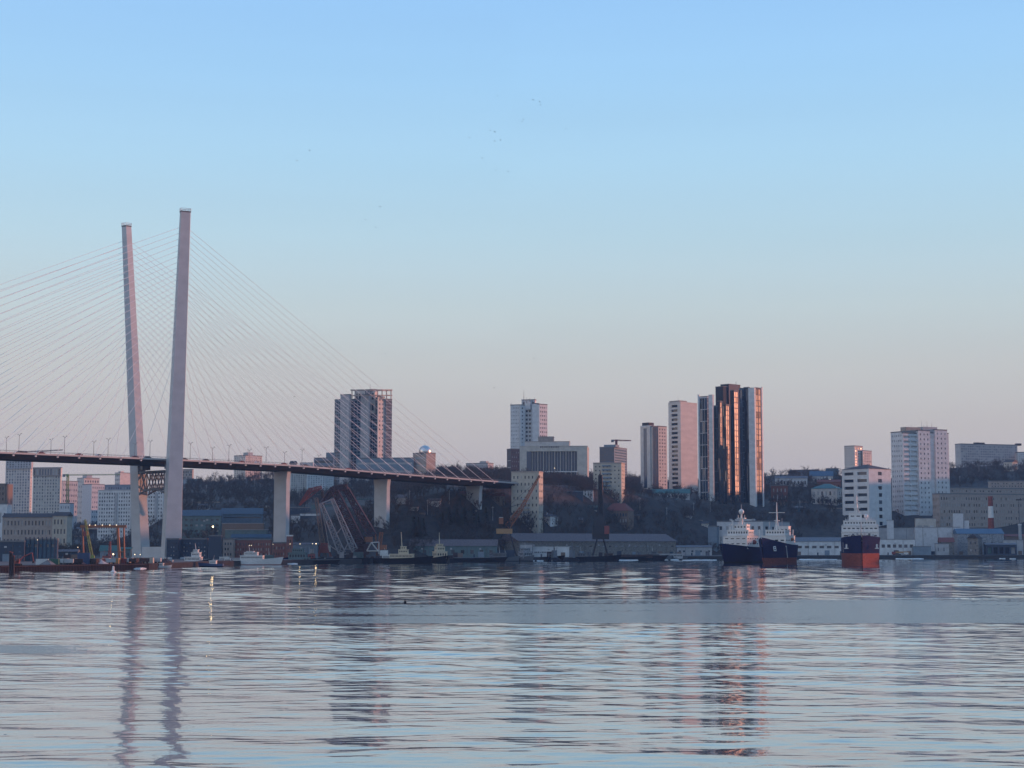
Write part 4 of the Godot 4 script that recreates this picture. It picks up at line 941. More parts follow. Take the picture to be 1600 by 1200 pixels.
	bld("house", "cream house with pitched roof on the wooded slope at right", "house", [1569, 1583, 1592], 722, 1890, 40, "panel_cream", "panel_cream", {"front": W(3, 3, 0.4, 0.4), "right": W(2, 3, 0.4, 0.4), "roof": "gable", "rh": 3.0})
	bld("panel_apartment_block", "long brown five-storey block, rear one of the brown pair", "building", [1418, 1431, 1610], 762, 1610, 72, "panel_taupe", "panel_taupe", {"right": W(40, 6, 0.42, 0.42, 1.0, 0.35, 1.0), "front": W(4, 5, 0.3, 0.4), "maxdep": 150.0, "glass": [M.glass_dark, M.glass_mid, M.glass_pale, M.glass_pale]})
	bld("panel_apartment_block", "long brown five-storey block with lit windows behind the striped chimney", "building", [1457, 1468, 1640], 772, 1545, 72, "panel_taupe", "panel_taupe", {"right": W(44, 6, 0.42, 0.42, 1.0, 0.35, 1.0), "front": W(4, 5, 0.3, 0.4), "maxdep": 150.0, "glass": [M.glass_dark, M.glass_mid, M.glass_pale, M.glass_pale]})
	bld("apartment_building", "pale roof storey above the brown blocks at the right edge", "building", [1548, 1640, 1642], 752, 1700, 5, "panel_taupe", "panel_taupe", {"front": W(20, 4, 0.4, 0.4), "dep": 12})
	# harbour buildings on the right
	t = bld("office_building", "light grey harbour office with dark windows behind the moored ships", "building", [1120, 1192, 1240], 815, 1410, 28, "panel_pale", "panel_grey", {"front": W(7, 3, 0.4, 0.36, 1.0), "right": W(4, 3, 0.4, 0.3), "boxes": [["vent", "panel_grey", 10.0, 4.0, 2.0, 2.0, 2.4], ["vent", "panel_grey", 30.0, 4.0, 2.0, 2.0, 2.4], ["roof_house", "panel_white", 18.0, 6.0, 16.0, 6.0, 2.0]]})
	add_block(t, "low_wing", [1106, 1119.5, 1120], 823, 1424, 28, "panel_blue", "panel_blue", {"dep": 10})
	bld("quay_building", "white banded quay building between the second and third ship", "building", [1242, 1325, 1326], 846, 1425, 3, "panel_white", "panel_white", {"doors": 4, "front": W(7, 1, 0.6, 0.28, 3.0), "dep": 12, "roof": "lean", "rh": 3.6, "roofmat": "steel_roof", "glass": [M.glass_dark, M.glass_mid]})
	bld("quay_building", "white low quay building right of the third ship", "building", [1374, 1429, 1430], 843, 1440, 3, "panel_white", "panel_white", {"doors": 3, "front": W(6, 1, 0.6, 0.3, 3.0), "dep": 12, "parapet": 0.4, "glass": [M.glass_dark, M.glass_mid]})
	bld("warehouse", "flat grey warehouse just right of the third ship", "warehouse", [1368, 1428, 1429], 825, 1490, 3, "panel_grey", "panel_grey", {"doors": 5, "dep": 20, "parapet": 0.4})
	bld("warehouse", "long pale flat-roofed warehouse left of the blue-roofed hall", "warehouse", [1430, 1500, 1501], 824, 1482, 3, "panel_pale", "panel_pale", {"doors": 6, "dep": 22, "parapet": 0.4})
	bld("stair_tower", "narrow grey tower block between the flat warehouses", "building", [1386, 1396, 1397], 813, 1478, 8, "panel_pale", "panel_pale", {"dep": 5, "parapet": 0.3})
	t = bld("silo_building", "stepped pale grey silo block left of the striped chimney", "building", [1489, 1505, 1506], 802, 1500, 12, "panel_pale", "panel_pale", {"dep": 8, "parapet": 0.3})
	add_block(t, "low_step", [1506, 1514, 1516], 813, 1500, 12, "panel_pale", "panel_pale", {"dep": 8, "parapet": 0.3})
	bld("storage_shed", "cream-fronted sheds on the terrace right of the third ship", "shed", [1431, 1462, 1463], 810, 1520, 4, "panel_cream", "panel_cream", {"front": W(3, 1, 0.7, 0.5), "dep": 6, "parapet": 0.3, "glass": [M.panel_white, M.glass_pale]})
	t = bld("factory_hall", "grey hall with bright blue roof under the striped chimney", "factory", [1496, 1568, 1569], 834, 1462, 4, "shed_grey", "shed_grey", {"doors": 4, "front": W(6, 1, 0.3, 0.25, 0.0), "dep": 24, "roof": "gable", "rh": 4.6, "roofmat": "blue_roof", "glass": [M.glass_navy, M.shed_grey]})
	t = bld("house", "weathered gabled house in front of the blue-roofed hall", "house", [1511, 1528, 1534], 841, 1440, 34, "shed_beige", "shed_beige", {"front": W(2, 2, 0.35, 0.3), "roof": "gable_end", "rh": 4.0, "roofmat": "dark_roof"})
	bld("shed", "red-roofed shed left of the blue-roofed hall", "shed", [1468, 1490, 1491], 847, 1455, 4, "shed_beige", "shed_beige", {"dep": 8, "roof": "gable", "rh": 4.0, "roofmat": "red_roof"})
	bld("shed", "long grey quay shed below the red-roofed shed", "shed", [1462, 1482, 1483], 850, 1438, 4, "panel_grey", "panel_grey", {"front": W(4, 1, 0.3, 0.4), "dep": 7, "parapet": 0.6})
	bld("shed", "light teal kiosk on the quay near the red truck", "shed", [1426, 1454, 1455], 854, 1434, 4, "panel_blue", "teal_wall", {"dep": 6, "parapet": 0.3})
	t = bld("boathouse", "open dark boathouse with sloping roof at the right quay", "shed", [1540, 1588, 1590], 851, 1436, 6, "navy_wall", "teal_wall", {"front": W(5, 1, 0.7, 0.7, 0.0, 2.0), "dep": 10, "roof": "lean", "rh": 1.4, "roofmat": "steel_roof", "glass": [M.glass_navy, M.panel_grey, M.teal_roof]})
	bld("warehouse", "grey flat warehouse behind the boathouse at right", "warehouse", [1567, 1598, 1599], 844, 1460, 4, "panel_grey", "panel_grey", {"doors": 3, "dep": 12, "parapet": 0.4})
	bld("warehouse", "low dark shed row at the right picture edge", "warehouse", [1570, 1640, 1641], 838, 1500, 4, "brick_brown", "brick_brown", {"dep": 12, "roof": "gable", "rh": 2.0, "roofmat": "red_roof"})
	# chimneys
	var ch := thing("chimney_stack", "red and white banded factory chimney behind the blue-roofed hall", "chimney", Vector3(ray(1548, 800).x * 1490, 2.6, -1490))
	var gyc := ground(ch.position.x, 1490.0); ch.position.y = gyc
	var top := P(1548, 775.5, 1490).y - gyc
	var bands := [[0.0, 0.42, "white_paint"], [0.42, 0.63, "red_hull"], [0.63, 0.83, "white_paint"], [0.83, 1.0, "red_hull"]]
	for k in bands:
		var mb := MB.new(); mb.tube(Vector3(0, top * k[0], 0), Vector3(0, top * k[1], 0), lerpf(3.4, 1.9, k[0]), lerpf(3.4, 1.9, k[1]), 20, false)
		part("painted_band", mb, M[k[2]], ch)
	var rim := MB.new(); rim.lathe(Vector3(0, top, 0), [Vector2(1.9, -1.6), Vector2(2.2, -1.4), Vector2(2.2, 0.0), Vector2(1.5, 0.0), Vector2(1.5, -1.5)], 20)
	part("rim", rim, M.crane_red, ch)
	var c2 := thing("chimney_stack", "short pale chimney near the right picture edge", "chimney", Vector3(ray(1594, 840).x * 1480, 2.6, -1480))
	c2.position.y = ground(c2.position.x, 1480.0)
	var mb2 := MB.new(); mb2.tube(Vector3.ZERO, Vector3(0, P(1594, 819, 1480).y - c2.position.y, 0), 1.6, 1.3, 14)
	part("shaft", mb2, M.panel_grey, c2)
	var rim2 := MB.new(); rim2.tube(Vector3(0, P(1594, 821, 1480).y - c2.position.y, 0), Vector3(0, P(1594, 818.5, 1480).y - c2.position.y, 0), 1.7, 1.7, 14)
	part("rim", rim2, M.panel_pale, c2)
	var mast := thing("antenna_mast", "slender floodlight mast with dark platform at the far right", "mast", Vector3(ray(1592, 790).x * 1530, 0, -1530))
	mast.position.y = ground(mast.position.x, 1530.0)
	var mt := P(1592, 780, 1530).y - mast.position.y
	tb("pole", M.pole, mast, Vector3.ZERO, Vector3(0, mt, 0), 0.4, 0.25)
	bx("platform", M.crane_black, mast, Vector3(0, mt - 0.6, 0), Vector3(4.6, 1.0, 3.0))

# ---------------------------------------------------------------- ships and boats
# bow towards local +z, waterline at y = 0
func hull(t: Node3D, L: float, B: float, fb: float, rise: float, red: float, top_m: Material, low_m: Material, rake := 4.0, full := 0.62):
	var N := 18
	var pt := func(tt: float, lev: float, side: float) -> Vector3:
		var dk := fb + rise * pow(tt, 3.0)
		var y := lerpf(0.0, dk, lev) if lev >= 0.0 else lev * 2.0
		var f := clampf(lev, 0.0, 1.0)
		var wd := B * 0.5 * (1.0 - pow(clampf((tt - full) / (1.0 - full), 0, 1), 2.4) * 0.97)
		var ww := B * 0.5 * 0.96 * (1.0 - pow(clampf((tt - full + 0.2) / (1.2 - full), 0, 1), 1.7) * 0.98)
		if tt < 0.12: wd *= 0.86 + tt; ww *= 0.7 + 2.2 * tt
		return Vector3(side * lerpf(ww, wd, pow(f, 0.8)), y, -L * 0.5 + L * tt + rake * f * pow(tt, 4.0))
	var tops := MB.new(); var lows := MB.new(); var dk := MB.new()
	for side in [1.0, -1.0]:
		for i in N:
			var a := float(i) / N; var b := float(i + 1) / N
			var rf := red / (fb + rise * pow(a, 3.0)); var rg := red / (fb + rise * pow(b, 3.0))
			for k in 4:
				var f0 := lerpf(rf, 1.0, k / 4.0); var f1 := lerpf(rf, 1.0, (k + 1) / 4.0)
				var g0 := lerpf(rg, 1.0, k / 4.0); var g1 := lerpf(rg, 1.0, (k + 1) / 4.0)
				var q := [pt.call(a, f0, side), pt.call(b, g0, side), pt.call(b, g1, side), pt.call(a, f1, side)]
				if side > 0: tops.quad(q[1], q[0], q[3], q[2])
				else: tops.quad(q[0], q[1], q[2], q[3])
			for k in 2:
				var f0 := -0.6 if k == 0 else 0.0; var f1 := 0.0 if k == 0 else rf; var g1 := 0.0 if k == 0 else rg
				var q := [pt.call(a, f0, side), pt.call(b, f0, side), pt.call(b, g1, side), pt.call(a, f1, side)]
				if side > 0: lows.quad(q[1], q[0], q[3], q[2])
				else: lows.quad(q[0], q[1], q[2], q[3])
	for i in N:
		var a := float(i) / N; var b := float(i + 1) / N
		dk.quad(pt.call(a, 0.94, -1.0), pt.call(a, 0.94, 1.0), pt.call(b, 0.94, 1.0), pt.call(b, 0.94, -1.0))
	tops.quad(pt.call(0.0, red / fb, -1.0), pt.call(0.0, red / fb, 1.0), pt.call(0.0, 1.0, 1.0), pt.call(0.0, 1.0, -1.0))
	lows.quad(pt.call(0.0, -0.6, -1.0), pt.call(0.0, -0.6, 1.0), pt.call(0.0, red / fb, 1.0), pt.call(0.0, red / fb, -1.0))
	part("hull", tops, top_m, t); part("lower_hull", lows, low_m, t); part("deck", dk, M.deck_paint, t)

func cabin(parent: Node, called: String, c: Vector3, s: Vector3, m: Material, cols: int, rows := 1, fh := 0.35, gl := []):
	var o := Node3D.new(); o.name = called; parent.add_child(o, true); o.position = c
	var mb := MB.new(); var panes := []
	var h := s.y; var sp := {"c": cols, "r": rows, "fw": 0.6, "fh": fh, "y0": h * 0.15, "y1": 0.0, "d": 0.15, "mx": 0.4}
	facade(mb, panes, Vector3(-s.x / 2, 0, s.z / 2), Vector3.RIGHT, Vector3.BACK, s.x, h, sp, 0.5)
	var sp2 := sp.duplicate(); sp2.c = maxi(1, int(cols * s.z / s.x))
	facade(mb, panes, Vector3(s.x / 2, 0, s.z / 2), Vector3.FORWARD, Vector3.RIGHT, s.z, h, sp2, 0.5)
	facade(mb, panes, Vector3(-s.x / 2, 0, -s.z / 2), Vector3.BACK, Vector3.LEFT, s.z, h, sp2, 0.5)
	facade(mb, panes, Vector3(s.x / 2, 0, -s.z / 2), Vector3.LEFT, Vector3.FORWARD, s.x, h, {}, 0.5)
	mb.box(Vector3(0, h + 0.1, 0), Vector3(s.x + 0.5, 0.24, s.z + 0.5))
	part("wall", mb, m, o)
	for p in panes:
		if unit_pane == null: glaze(o, [p], [M.glass_dark], 9000.0)
		var w := MeshInstance3D.new(); w.name = "window"; w.mesh = unit_pane; w.material_override = M.glass_dark if gl.is_empty() else gl[rng.randi() % gl.size()]
		w.transform = Transform3D(Basis(p[1] * p[3], Vector3.UP * p[4], p[2]), p[0]); o.add_child(w, true)

func rails(t: Node3D, pts: Array, h := 1.1, w := 0.14):
	var mb := MB.new()
	for i in pts.size() - 1:
		for k in [0.5, 1.0]: mb.bar(pts[i] + Vector3(0, h * k, 0), pts[i + 1] + Vector3(0, h * k, 0), w)
		for k in 4: mb.bar(pts[i].lerp(pts[i + 1], k / 4.0), pts[i].lerp(pts[i + 1], k / 4.0) + Vector3(0, h, 0), w)
	part("railing", mb, M.white_paint, t)

func ships():
	# third ship, bow on
	var p := P(1345, 880, 1040); p.y = 0.0
	var t := thing("cargo_ship", "blue-hulled ship with red lower hull and white bridge moored alone at right", "ship", p, -0.185)
	hull(t, 78, 23.5, 15.2, 2.0, 6.4, M.navy_hull, M.red_hull, 3.0, 0.66)
	cabin(t, "deck_house", Vector3(0, 14.0, -8), Vector3(22.6, 5.4, 22), M.white_paint, 5, 1, 0.16)
	cabin(t, "deck_house", Vector3(0, 19.6, -9), Vector3(22.4, 3.6, 20), M.white_paint, 8, 1, 0.25)
	cabin(t, "wheelhouse", Vector3(0, 23.4, -10), Vector3(20.0, 3.0, 13), M.white_paint, 11, 1, 0.36)
	cabin(t, "radar_house", Vector3(-2.6, 26.8, -12), Vector3(8.0, 4.6, 5), M.white_paint, 2, 1, 0.2)
	var ms := MB.new()
	ms.tube(Vector3(-1.5, 31.0, -12), Vector3(-1.5, 43.0, -12), 0.7, 0.2)
	ms.box(Vector3(-1.5, 34.6, -12), Vector3(4.2, 0.5, 3.0)); ms.box(Vector3(-1.5, 38.0, -12), Vector3(3.4, 0.4, 2.0))
	for s in [-1.6, 1.6]: ms.tube(Vector3(-1.5 + s, 31.0, -12), Vector3(-1.5, 38.0, -12), 0.22, 0.18)
	part("mast", ms, M.white_paint, t)
	var ra := MB.new(); ra.tube(Vector3(4.0, 26.6, -10), Vector3(4.0, 28.4, -10), 0.5, 0.5); ra.ball(Vector3(4.0, 29.4, -10), 1.35, 10, 16)
	part("radome", ra, M.white_paint, t)
	var fm := MB.new(); fm.tube(Vector3(0, 16.6, 22), Vector3(0, 25.5, 22), 0.5, 0.25); fm.box(Vector3(0, 22.5, 22), Vector3(6.0, 0.35, 0.4)); fm.box(Vector3(0, 19.0, 22), Vector3(8.6, 0.5, 2.0))
	for s in [-3.6, 3.6]: fm.tube(Vector3(s, 15.5, 24), Vector3(s * 0.4, 20.5, 22), 0.25, 0.2)
	part("foremast", fm, M.crane_white, t)
	for s in [-1, 1]:
		var an := MB.new(); an.box(Vector3(s * 9.0, 10.6, 33.2), Vector3(0.9, 2.6, 0.5)); an.box(Vector3(s * 9.0, 9.4, 33.3), Vector3(2.4, 0.5, 0.5))
		part("anchor", an, M.white_paint, t)
		var wl := MB.new()
		for k in 8: wl.box(Vector3(s * 10.9, 7.4 + 0.75 * k, 30.6), Vector3(0.18, 0.5, 0.18))
		part("draught_mark", wl, M.white_paint, t)
		for k in 4: tb("aerial", M.white_paint, t, Vector3(s * (4.0 + 1.6 * k), 26.4, -8), Vector3(s * (4.0 + 1.6 * k), 30.0 - 0.5 * k, -8), 0.09)
		rails(t, [Vector3(s * 10.8, 23.1, -1), Vector3(s * 10.8, 23.1, -17)])
	rails(t, [Vector3(-10.8, 23.1, -1), Vector3(0, 23.1, -0.6), Vector3(10.8, 23.1, -1)])
	rails(t, [Vector3(-8.6, 26.4, -5), Vector3(0, 26.4, -5), Vector3(8.6, 26.4, -5)])
	for k in 7: bx("deck_gear", M[["crane_white", "pole", "crane_white", "ochre"][k % 4]], t, Vector3(-7.0 + 2.4 * k, 17.2, 14 + (k % 3) * 3), Vector3(1.3, 1.6 + 0.5 * (k % 3), 1.4))
	# second ship
	p = P(1213, 880, 1040); p.y = 0.0
	t = thing("patrol_ship", "blue-hulled ship with emblem on its bow, middle of the three moored ships", "ship", p, -0.155 - 0.25)
	hull(t, 60, 16.0, 11.5, 4.6, 3.6, M.navy_hull, M.red_hull, 6.0, 0.5)
	cabin(t, "deck_house", Vector3(0, 10.6, -6), Vector3(15.4, 6.4, 24), M.white_paint, 4, 1, 0.14)
	cabin(t, "wheelhouse", Vector3(0, 17.2, -3), Vector3(12.4, 3.4, 9), M.white_paint, 7, 1, 0.4)
	cabin(t, "funnel_house", Vector3(1.5, 17.0, -13), Vector3(8.0, 6.0, 6), M.white_paint, 3)
	ms = MB.new(); ms.tube(Vector3(0, 20.5, -3), Vector3(0, 38.0, -3), 0.75, 0.18); ms.box(Vector3(0, 31.5, -3), Vector3(10.0, 0.35, 0.5)); ms.box(Vector3(0, 26.5, -3), Vector3(3.2, 0.4, 2.0))
	for s in [-1.8, 1.8]: ms.tube(Vector3(s, 20.5, -3), Vector3(0, 27.0, -3), 0.3, 0.2)
	part("mast", ms, M.white_paint, t)
	for k in [[-9.0, 12.0], [7.5, 2.0], [8.5, -16.0]]:
		var dv := MB.new(); dv.tube(Vector3(k[0] * 0.75, 10.6, k[1]), Vector3(k[0] * 0.82, 21.0, k[1]), 0.55, 0.35)
		part("derrick_post", dv, M.white_paint, t)
	var em := MB.new(); em.box(Vector3.ZERO, Vector3(2.2, 3.0, 0.14)); var emo := part("bow_emblem", em, M.white_paint, t)
	emo.position = Vector3(4.9, 9.2, 22.6); emo.rotation = Vector3(-0.22, 1.02, 0)
	var e2 := MB.new(); e2.box(Vector3(0.0, 0.55, 0.08), Vector3(1.0, 0.7, 0.1)); e2.box(Vector3(0.0, -0.6, 0.08), Vector3(1.2, 0.8, 0.1))
	part("emblem_mark", e2, M.navy_hull, emo)
	var lad := MB.new()
	for k in 12: lad.box(Vector3(8.35, 3.8 + 0.62 * k, 5.0 + 0.22 * k), Vector3(0.3, 0.4, 0.6))
	part("side_ladder", lad, M.white_paint, t)
	rails(t, [Vector3(-6.2, 16.6, 2), Vector3(0, 16.6, 4), Vector3(6.2, 16.6, 2), Vector3(7.3, 16.6, -14)])
	for k in 3: tb("aerial", M.white_paint, t, Vector3(-5.0 + 4.0 * k, 20.5, -4), Vector3(-5.0 + 4.0 * k, 26.0 + k, -4), 0.1)
	var lb := MB.new(); lb.ball(Vector3(8.2, 15.0, -8), 1.3, 8, 12, 0.8); part("lifeboat", lb, M.orange, t)
	# first ship
	p = P(1156, 879, 1068); p.y = 0.0
	t = thing("research_ship", "navy ship with white radar dome, leftmost of the three moored ships", "ship", p, -0.13 - 0.36)
	hull(t, 56, 16.5, 10.0, 2.4, 1.0, M.navy_hull, M.black_hull, 5.0, 0.55)
	cabin(t, "deck_house", Vector3(0, 9.4, -3), Vector3(16.0, 7.6, 22), M.white_paint, 4, 2, 0.18)
	cabin(t, "wheelhouse", Vector3(0, 17.2, -2), Vector3(14.4, 3.6, 10), M.white_paint, 8, 1, 0.42)
	cabin(t, "upper_house", Vector3(0, 21.0, -4), Vector3(9.0, 3.2, 6), M.white_paint, 4)
	ms = MB.new(); ms.tube(Vector3(0, 24.0, -4), Vector3(0, 31.5, -4), 0.8, 0.5); ms.box(Vector3(0, 28.4, -4), Vector3(5.4, 0.5, 3.0))
	for s in [-2.2, 2.2]: ms.tube(Vector3(s, 24.0, -4), Vector3(s * 0.4, 28.0, -4), 0.25, 0.2); ms.tube(Vector3(s, 28.4, -4), Vector3(s, 30.6, -4), 0.2, 0.2)
	ms.tube(Vector3(0, 33.5, -4), Vector3(0, 37.5, -4), 0.2, 0.06)
	part("mast", ms, M.white_paint, t)
	ra = MB.new(); ra.ball(Vector3(0, 32.6, -4), 1.7, 10, 16); part("radome", ra, M.white_paint, t)
	for k in [[-4.5, 26.5], [-6.2, 24.0], [4.6, 24.5]]:
		var vt := MB.new(); vt.tube(Vector3(k[0], 20.5, 0), Vector3(k[0], k[1], 0), 0.4, 0.4); vt.tube(Vector3(k[0], k[1], 0), Vector3(k[0], k[1] + 0.5, 0), 1.0, 1.0, 10)
		part("vent_post", vt, M.white_paint, t)
	lb = MB.new(); lb.ball(Vector3(8.4, 13.2, -4), 1.6, 8, 12, 0.9); part("lifeboat", lb, M.crane_red, t)
	rails(t, [Vector3(-7.6, 17.0, 6.5), Vector3(0, 17.0, 7.0), Vector3(7.6, 17.0, 6.5), Vector3(7.6, 17.0, -10)])
	for k in 5: bx("deck_gear", M.white_paint, t, Vector3(-5.2 + 2.3 * k, 11.2, 13.0 + (k % 2) * 2), Vector3(0.7, 2.6 - 0.3 * k, 0.7))

func boat(label: String, called: String, cat: String, px: float, py: float, L: float, B: float, yaw: float, hm: String, sm: String, fb: float, houses: Array, mast := [], group := "") -> Node3D:
	var d := 12.0 * F / (py - 850.0)
	var p := P(px, py, d); p.y = 0.0
	var t := thing(called, label, cat, p, yaw, group)
	hull(t, L, B, fb, fb * 0.55, minf(0.4, fb * 0.2), M[hm], M.black_hull if hm != "white_paint" else M.crane_red, L * 0.06, 0.5)
	for k in houses: cabin(t, "cabin", Vector3(0, k[0], k[1]), Vector3(B * k[2], k[3], k[4]), M[sm], k[5], 1, 0.4)
	for k in mast: tb("mast", M.cream_paint if sm == "cream_paint" else M.white_paint, t, Vector3(0, k[0], k[1]), Vector3(0, k[2], k[1] - 0.6), k[3], k[3] * 0.5)
	return t

func small_craft():
	var R := PI * 0.5
	boat("white tug with stepped wheelhouse beside the navy office, left of the launches", "tugboat", "boat", 305, 883.5, 17, 6.0, R * 0.92, "black_hull", "white_paint", 2.4, [[2.3, -1.0, 0.8, 2.4, 9.0, 6], [4.8, 0.5, 0.62, 2.4, 4.6, 5], [7.2, 0.5, 0.4, 1.6, 2.4, 3]], [[8.6, 0.3, 12.5, 0.18]])
	boat("low blue launch with white deck in front of the white tug", "motor_launch", "boat", 330, 885, 13, 3.6, -R * 1.04, "container_blue", "white_paint", 1.5, [[1.4, -1.0, 0.7, 1.7, 3.6, 4]], [[3.0, -1.0, 6.0, 0.08]])
	boat("large white motor yacht with raked bow beside the brick building", "motor_yacht", "boat", 402, 882.5, 27, 6.4, R * 0.97, "white_paint", "white_paint", 3.0, [[2.9, -3.0, 0.8, 2.4, 13.0, 9], [5.2, -3.5, 0.66, 2.0, 7.5, 6], [7.2, -4.0, 0.5, 0.5, 4.0, 2]], [[7.6, -4.5, 11.5, 0.14]])
	boat("small grey workboat between the launch and the yacht", "work_boat", "boat", 354, 882.5, 11, 3.6, R * 1.05, "grey_navy", "white_paint", 1.6, [[1.5, 0.5, 0.7, 2.2, 3.6, 4]], [[3.6, 0.5, 7.0, 0.09]])
	boat("white cabin cruiser moored behind the grey workboat", "cabin_cruiser", "boat", 352, 880.5, 13, 4.0, R * 0.95, "white_paint", "white_paint", 1.9, [[1.8, -0.6, 0.75, 2.2, 5.4, 5]], [[3.8, -0.8, 6.6, 0.08]])
	boat("grey and white cruiser with low cabin left of the large yacht", "cabin_cruiser", "boat", 371, 881.5, 12, 3.8, R * 1.0, "white_paint", "panel_grey", 1.7, [[1.6, -0.4, 0.75, 2.0, 5.0, 5]], [])
	boat("dark blue boat with white lantern mast right of the yacht", "fishing_boat", "boat", 428, 880, 18, 5.2, R * 0.9, "navy_hull", "teal_wall", 2.6, [[2.4, -3.0, 0.7, 2.6, 5.0, 4]], [[4.8, -3.0, 9.5, 0.16]])
	boat("small white dinghy by the quay near the pylon foot", "dinghy", "boat", 253, 887.5, 9, 3.0, R, "white_paint", "white_paint", 1.1, [[1.0, -0.6, 0.7, 1.3, 2.6, 3]], [])
	boat("rusty pontoon boat moored left of the white tug", "work_boat", "boat", 270, 885.5, 13, 4.4, R * 1.03, "rust", "panel_grey", 1.6, [[1.4, -2.0, 0.7, 2.0, 4.0, 3]], [])
	boat("dark green floating workshop left of the lattice cranes", "barge", "barge", 463, 880, 22, 8.0, R * 0.98, "black_hull", "teal_wall", 2.2, [[2.0, 1.0, 0.85, 4.6, 11.0, 4], [6.6, 1.0, 0.6, 2.4, 7.0, 4]], [])
	boat("long low black barge under the lattice cranes", "barge", "barge", 497, 880.5, 24, 7.0, R, "black_hull", "teal_wall", 1.6, [[1.5, -7.0, 0.6, 2.2, 4.0, 3]], [])
	boat("cream tug with tall yellow mast, left of the yellow pair", "tugboat", "boat", 628, 879.5, 36, 9.0, R * 0.97, "black_hull", "cream_paint", 3.0, [[2.8, 0.0, 0.8, 2.8, 15.0, 8], [5.8, 1.0, 0.62, 2.6, 6.0, 5], [8.4, 1.0, 0.4, 2.0, 3.4, 3]], [[10.0, 0.0, 19.5, 0.36]])
	boat("cream tug seen bow-on with yellow mast, right of the yellow pair", "tugboat", "boat", 688, 878.6, 24, 9.5, 0.35, "black_hull", "cream_paint", 3.0, [[2.8, -1.0, 0.78, 4.2, 9.0, 4], [7.2, -1.5, 0.56, 3.0, 6.0, 4], [10.3, -2.0, 0.4, 1.6, 4.0, 3]], [[11.8, -2.0, 19.5, 0.34]])
	boat("white workboat with red stripe left of the cream tugs", "work_boat", "boat", 607, 879, 14, 5.0, R, "navy_hull", "white_paint", 2.0, [[2.0, 0.0, 0.8, 3.0, 8.0, 5]], [[5.0, -2.0, 9.5, 0.14]])
	boat("long black flat barge moored left of the orange crane", "barge", "barge", 735, 877.6, 46, 8.0, R, "black_hull", "rust", 2.2, [[2.0, -14.0, 0.6, 2.2, 5.0, 3]], [])
	boat("black lighter with low house left of the submarines", "barge", "barge", 846, 876.2, 30, 8.0, R * 1.02, "black_hull", "grey_navy", 2.6, [[2.4, 8.0, 0.7, 2.6, 6.0, 3]], [[5.0, 8.0, 9.0, 0.12]])
	boat("black lighter with short mast under the mast crane", "barge", "barge", 930, 875.8, 34, 8.0, R * 0.99, "black_hull", "grey_navy", 2.8, [[2.6, -10.0, 0.7, 2.8, 6.0, 3]], [[5.0, -10.0, 10.0, 0.14]])
	boat("black workboat with dark house left of the pale lattice crane", "work_boat", "boat", 482, 879.4, 18, 6.0, R * 1.05, "black_hull", "crane_red", 2.4, [[2.2, 1.0, 0.8, 3.2, 6.0, 3]], [[5.0, 1.0, 10.0, 0.14]])
	# grey naval craft before the warehouse
	boat("grey naval cutter with boxy house left of the submarines", "naval_boat", "boat", 822, 876.6, 20, 7.5, 0.5, "grey_navy", "shed_grey", 2.8, [[2.6, -1.0, 0.95, 4.2, 8.0, 4], [6.8, -1.0, 0.7, 2.2, 5.0, 4]], [[9.0, -1.0, 13.0, 0.15]])
	boat("dark grey naval craft with twin hatches under the orange crane", "naval_boat", "boat", 783, 877, 24, 7.0, R * 0.9, "grey_navy", "grey_navy", 2.6, [[2.4, -1.0, 0.7, 3.4, 9.0, 5]], [[5.8, -1.0, 11.0, 0.14], [5.8, 3.0, 9.0, 0.12]])
	boat("small grey naval ship with stepped bridge right of the mast crane", "naval_boat", "boat", 1016, 875, 30, 6.6, R * 1.0, "grey_navy", "grey_navy", 2.2, [[2.0, 2.0, 0.7, 2.4, 9.0, 5], [4.4, 2.6, 0.55, 2.0, 4.0, 4]], [[6.4, 2.0, 10.0, 0.14]])
	boat("long dark barge loaded with scrap right of the mast crane", "barge", "barge", 985, 875.4, 50, 9.0, R, "black_hull", "rust", 2.6, [[2.4, -16.0, 0.7, 2.6, 6.0, 4], [2.4, 4.0, 0.8, 1.6, 24.0, 2]], [])
	boat("pale grey pontoon hut right of the small naval ship", "pontoon", "barge", 1046, 874.2, 26, 8.0, R, "grey_navy", "panel_grey", 1.4, [[1.3, 0.0, 0.85, 3.0, 20.0, 6]], [])
	for k in [[866, "submarine with tall sail, left of the two by the warehouse"], [894, "submarine with taller masts, right of the two by the warehouse"]]:
		var d := 12.0 * F / (876.4 - 850.0)
		var p := P(k[0], 876.4, d); p.y = 0.0
		var t := thing("submarine", "dark grey " + k[1], "submarine", p, 0.15 if k[0] < 880 else -0.2)
		var mb := MB.new(); var prof := []
		for i in 13: prof.append([-26.0 + 52.0 * i / 12.0, 3.4 * pow(maxf(1.0 - pow(absf(-1.0 + 2.0 * i / 12.0), 2.6), 0.02), 0.5)])
		for i in 12:
			for j in 14:
				var a0 := TAU * j / 14; var a1 := TAU * (j + 1) / 14
				var f := func(q, a): return Vector3(cos(a) * q[1], -0.7 + sin(a) * q[1], q[0])
				mb.quad(f.call(prof[i], a0), f.call(prof[i], a1), f.call(prof[i + 1], a1), f.call(prof[i + 1], a0))
		part("pressure_hull", mb, M.black_hull, t)
		var sl := MB.new(); sl.prism([Vector3(-1.6, 1.6, 5), Vector3(1.6, 1.6, 5), Vector3(1.6, 1.6, -5), Vector3(-1.6, 1.6, -5)], [Vector3(-1.1, 7.6, 3.6), Vector3(1.1, 7.6, 3.6), Vector3(1.1, 7.6, -3.8), Vector3(-1.1, 7.6, -3.8)])
		part("sail", sl, M.grey_navy, t)
		for z in [-2.0, 0.4, 2.2]: tb("periscope", M.pole, t, Vector3(0, 7.5, z), Vector3(0, 10.5 + (2.4 if k[0] > 880 else 0.0) - z * 0.5, z), 0.2)
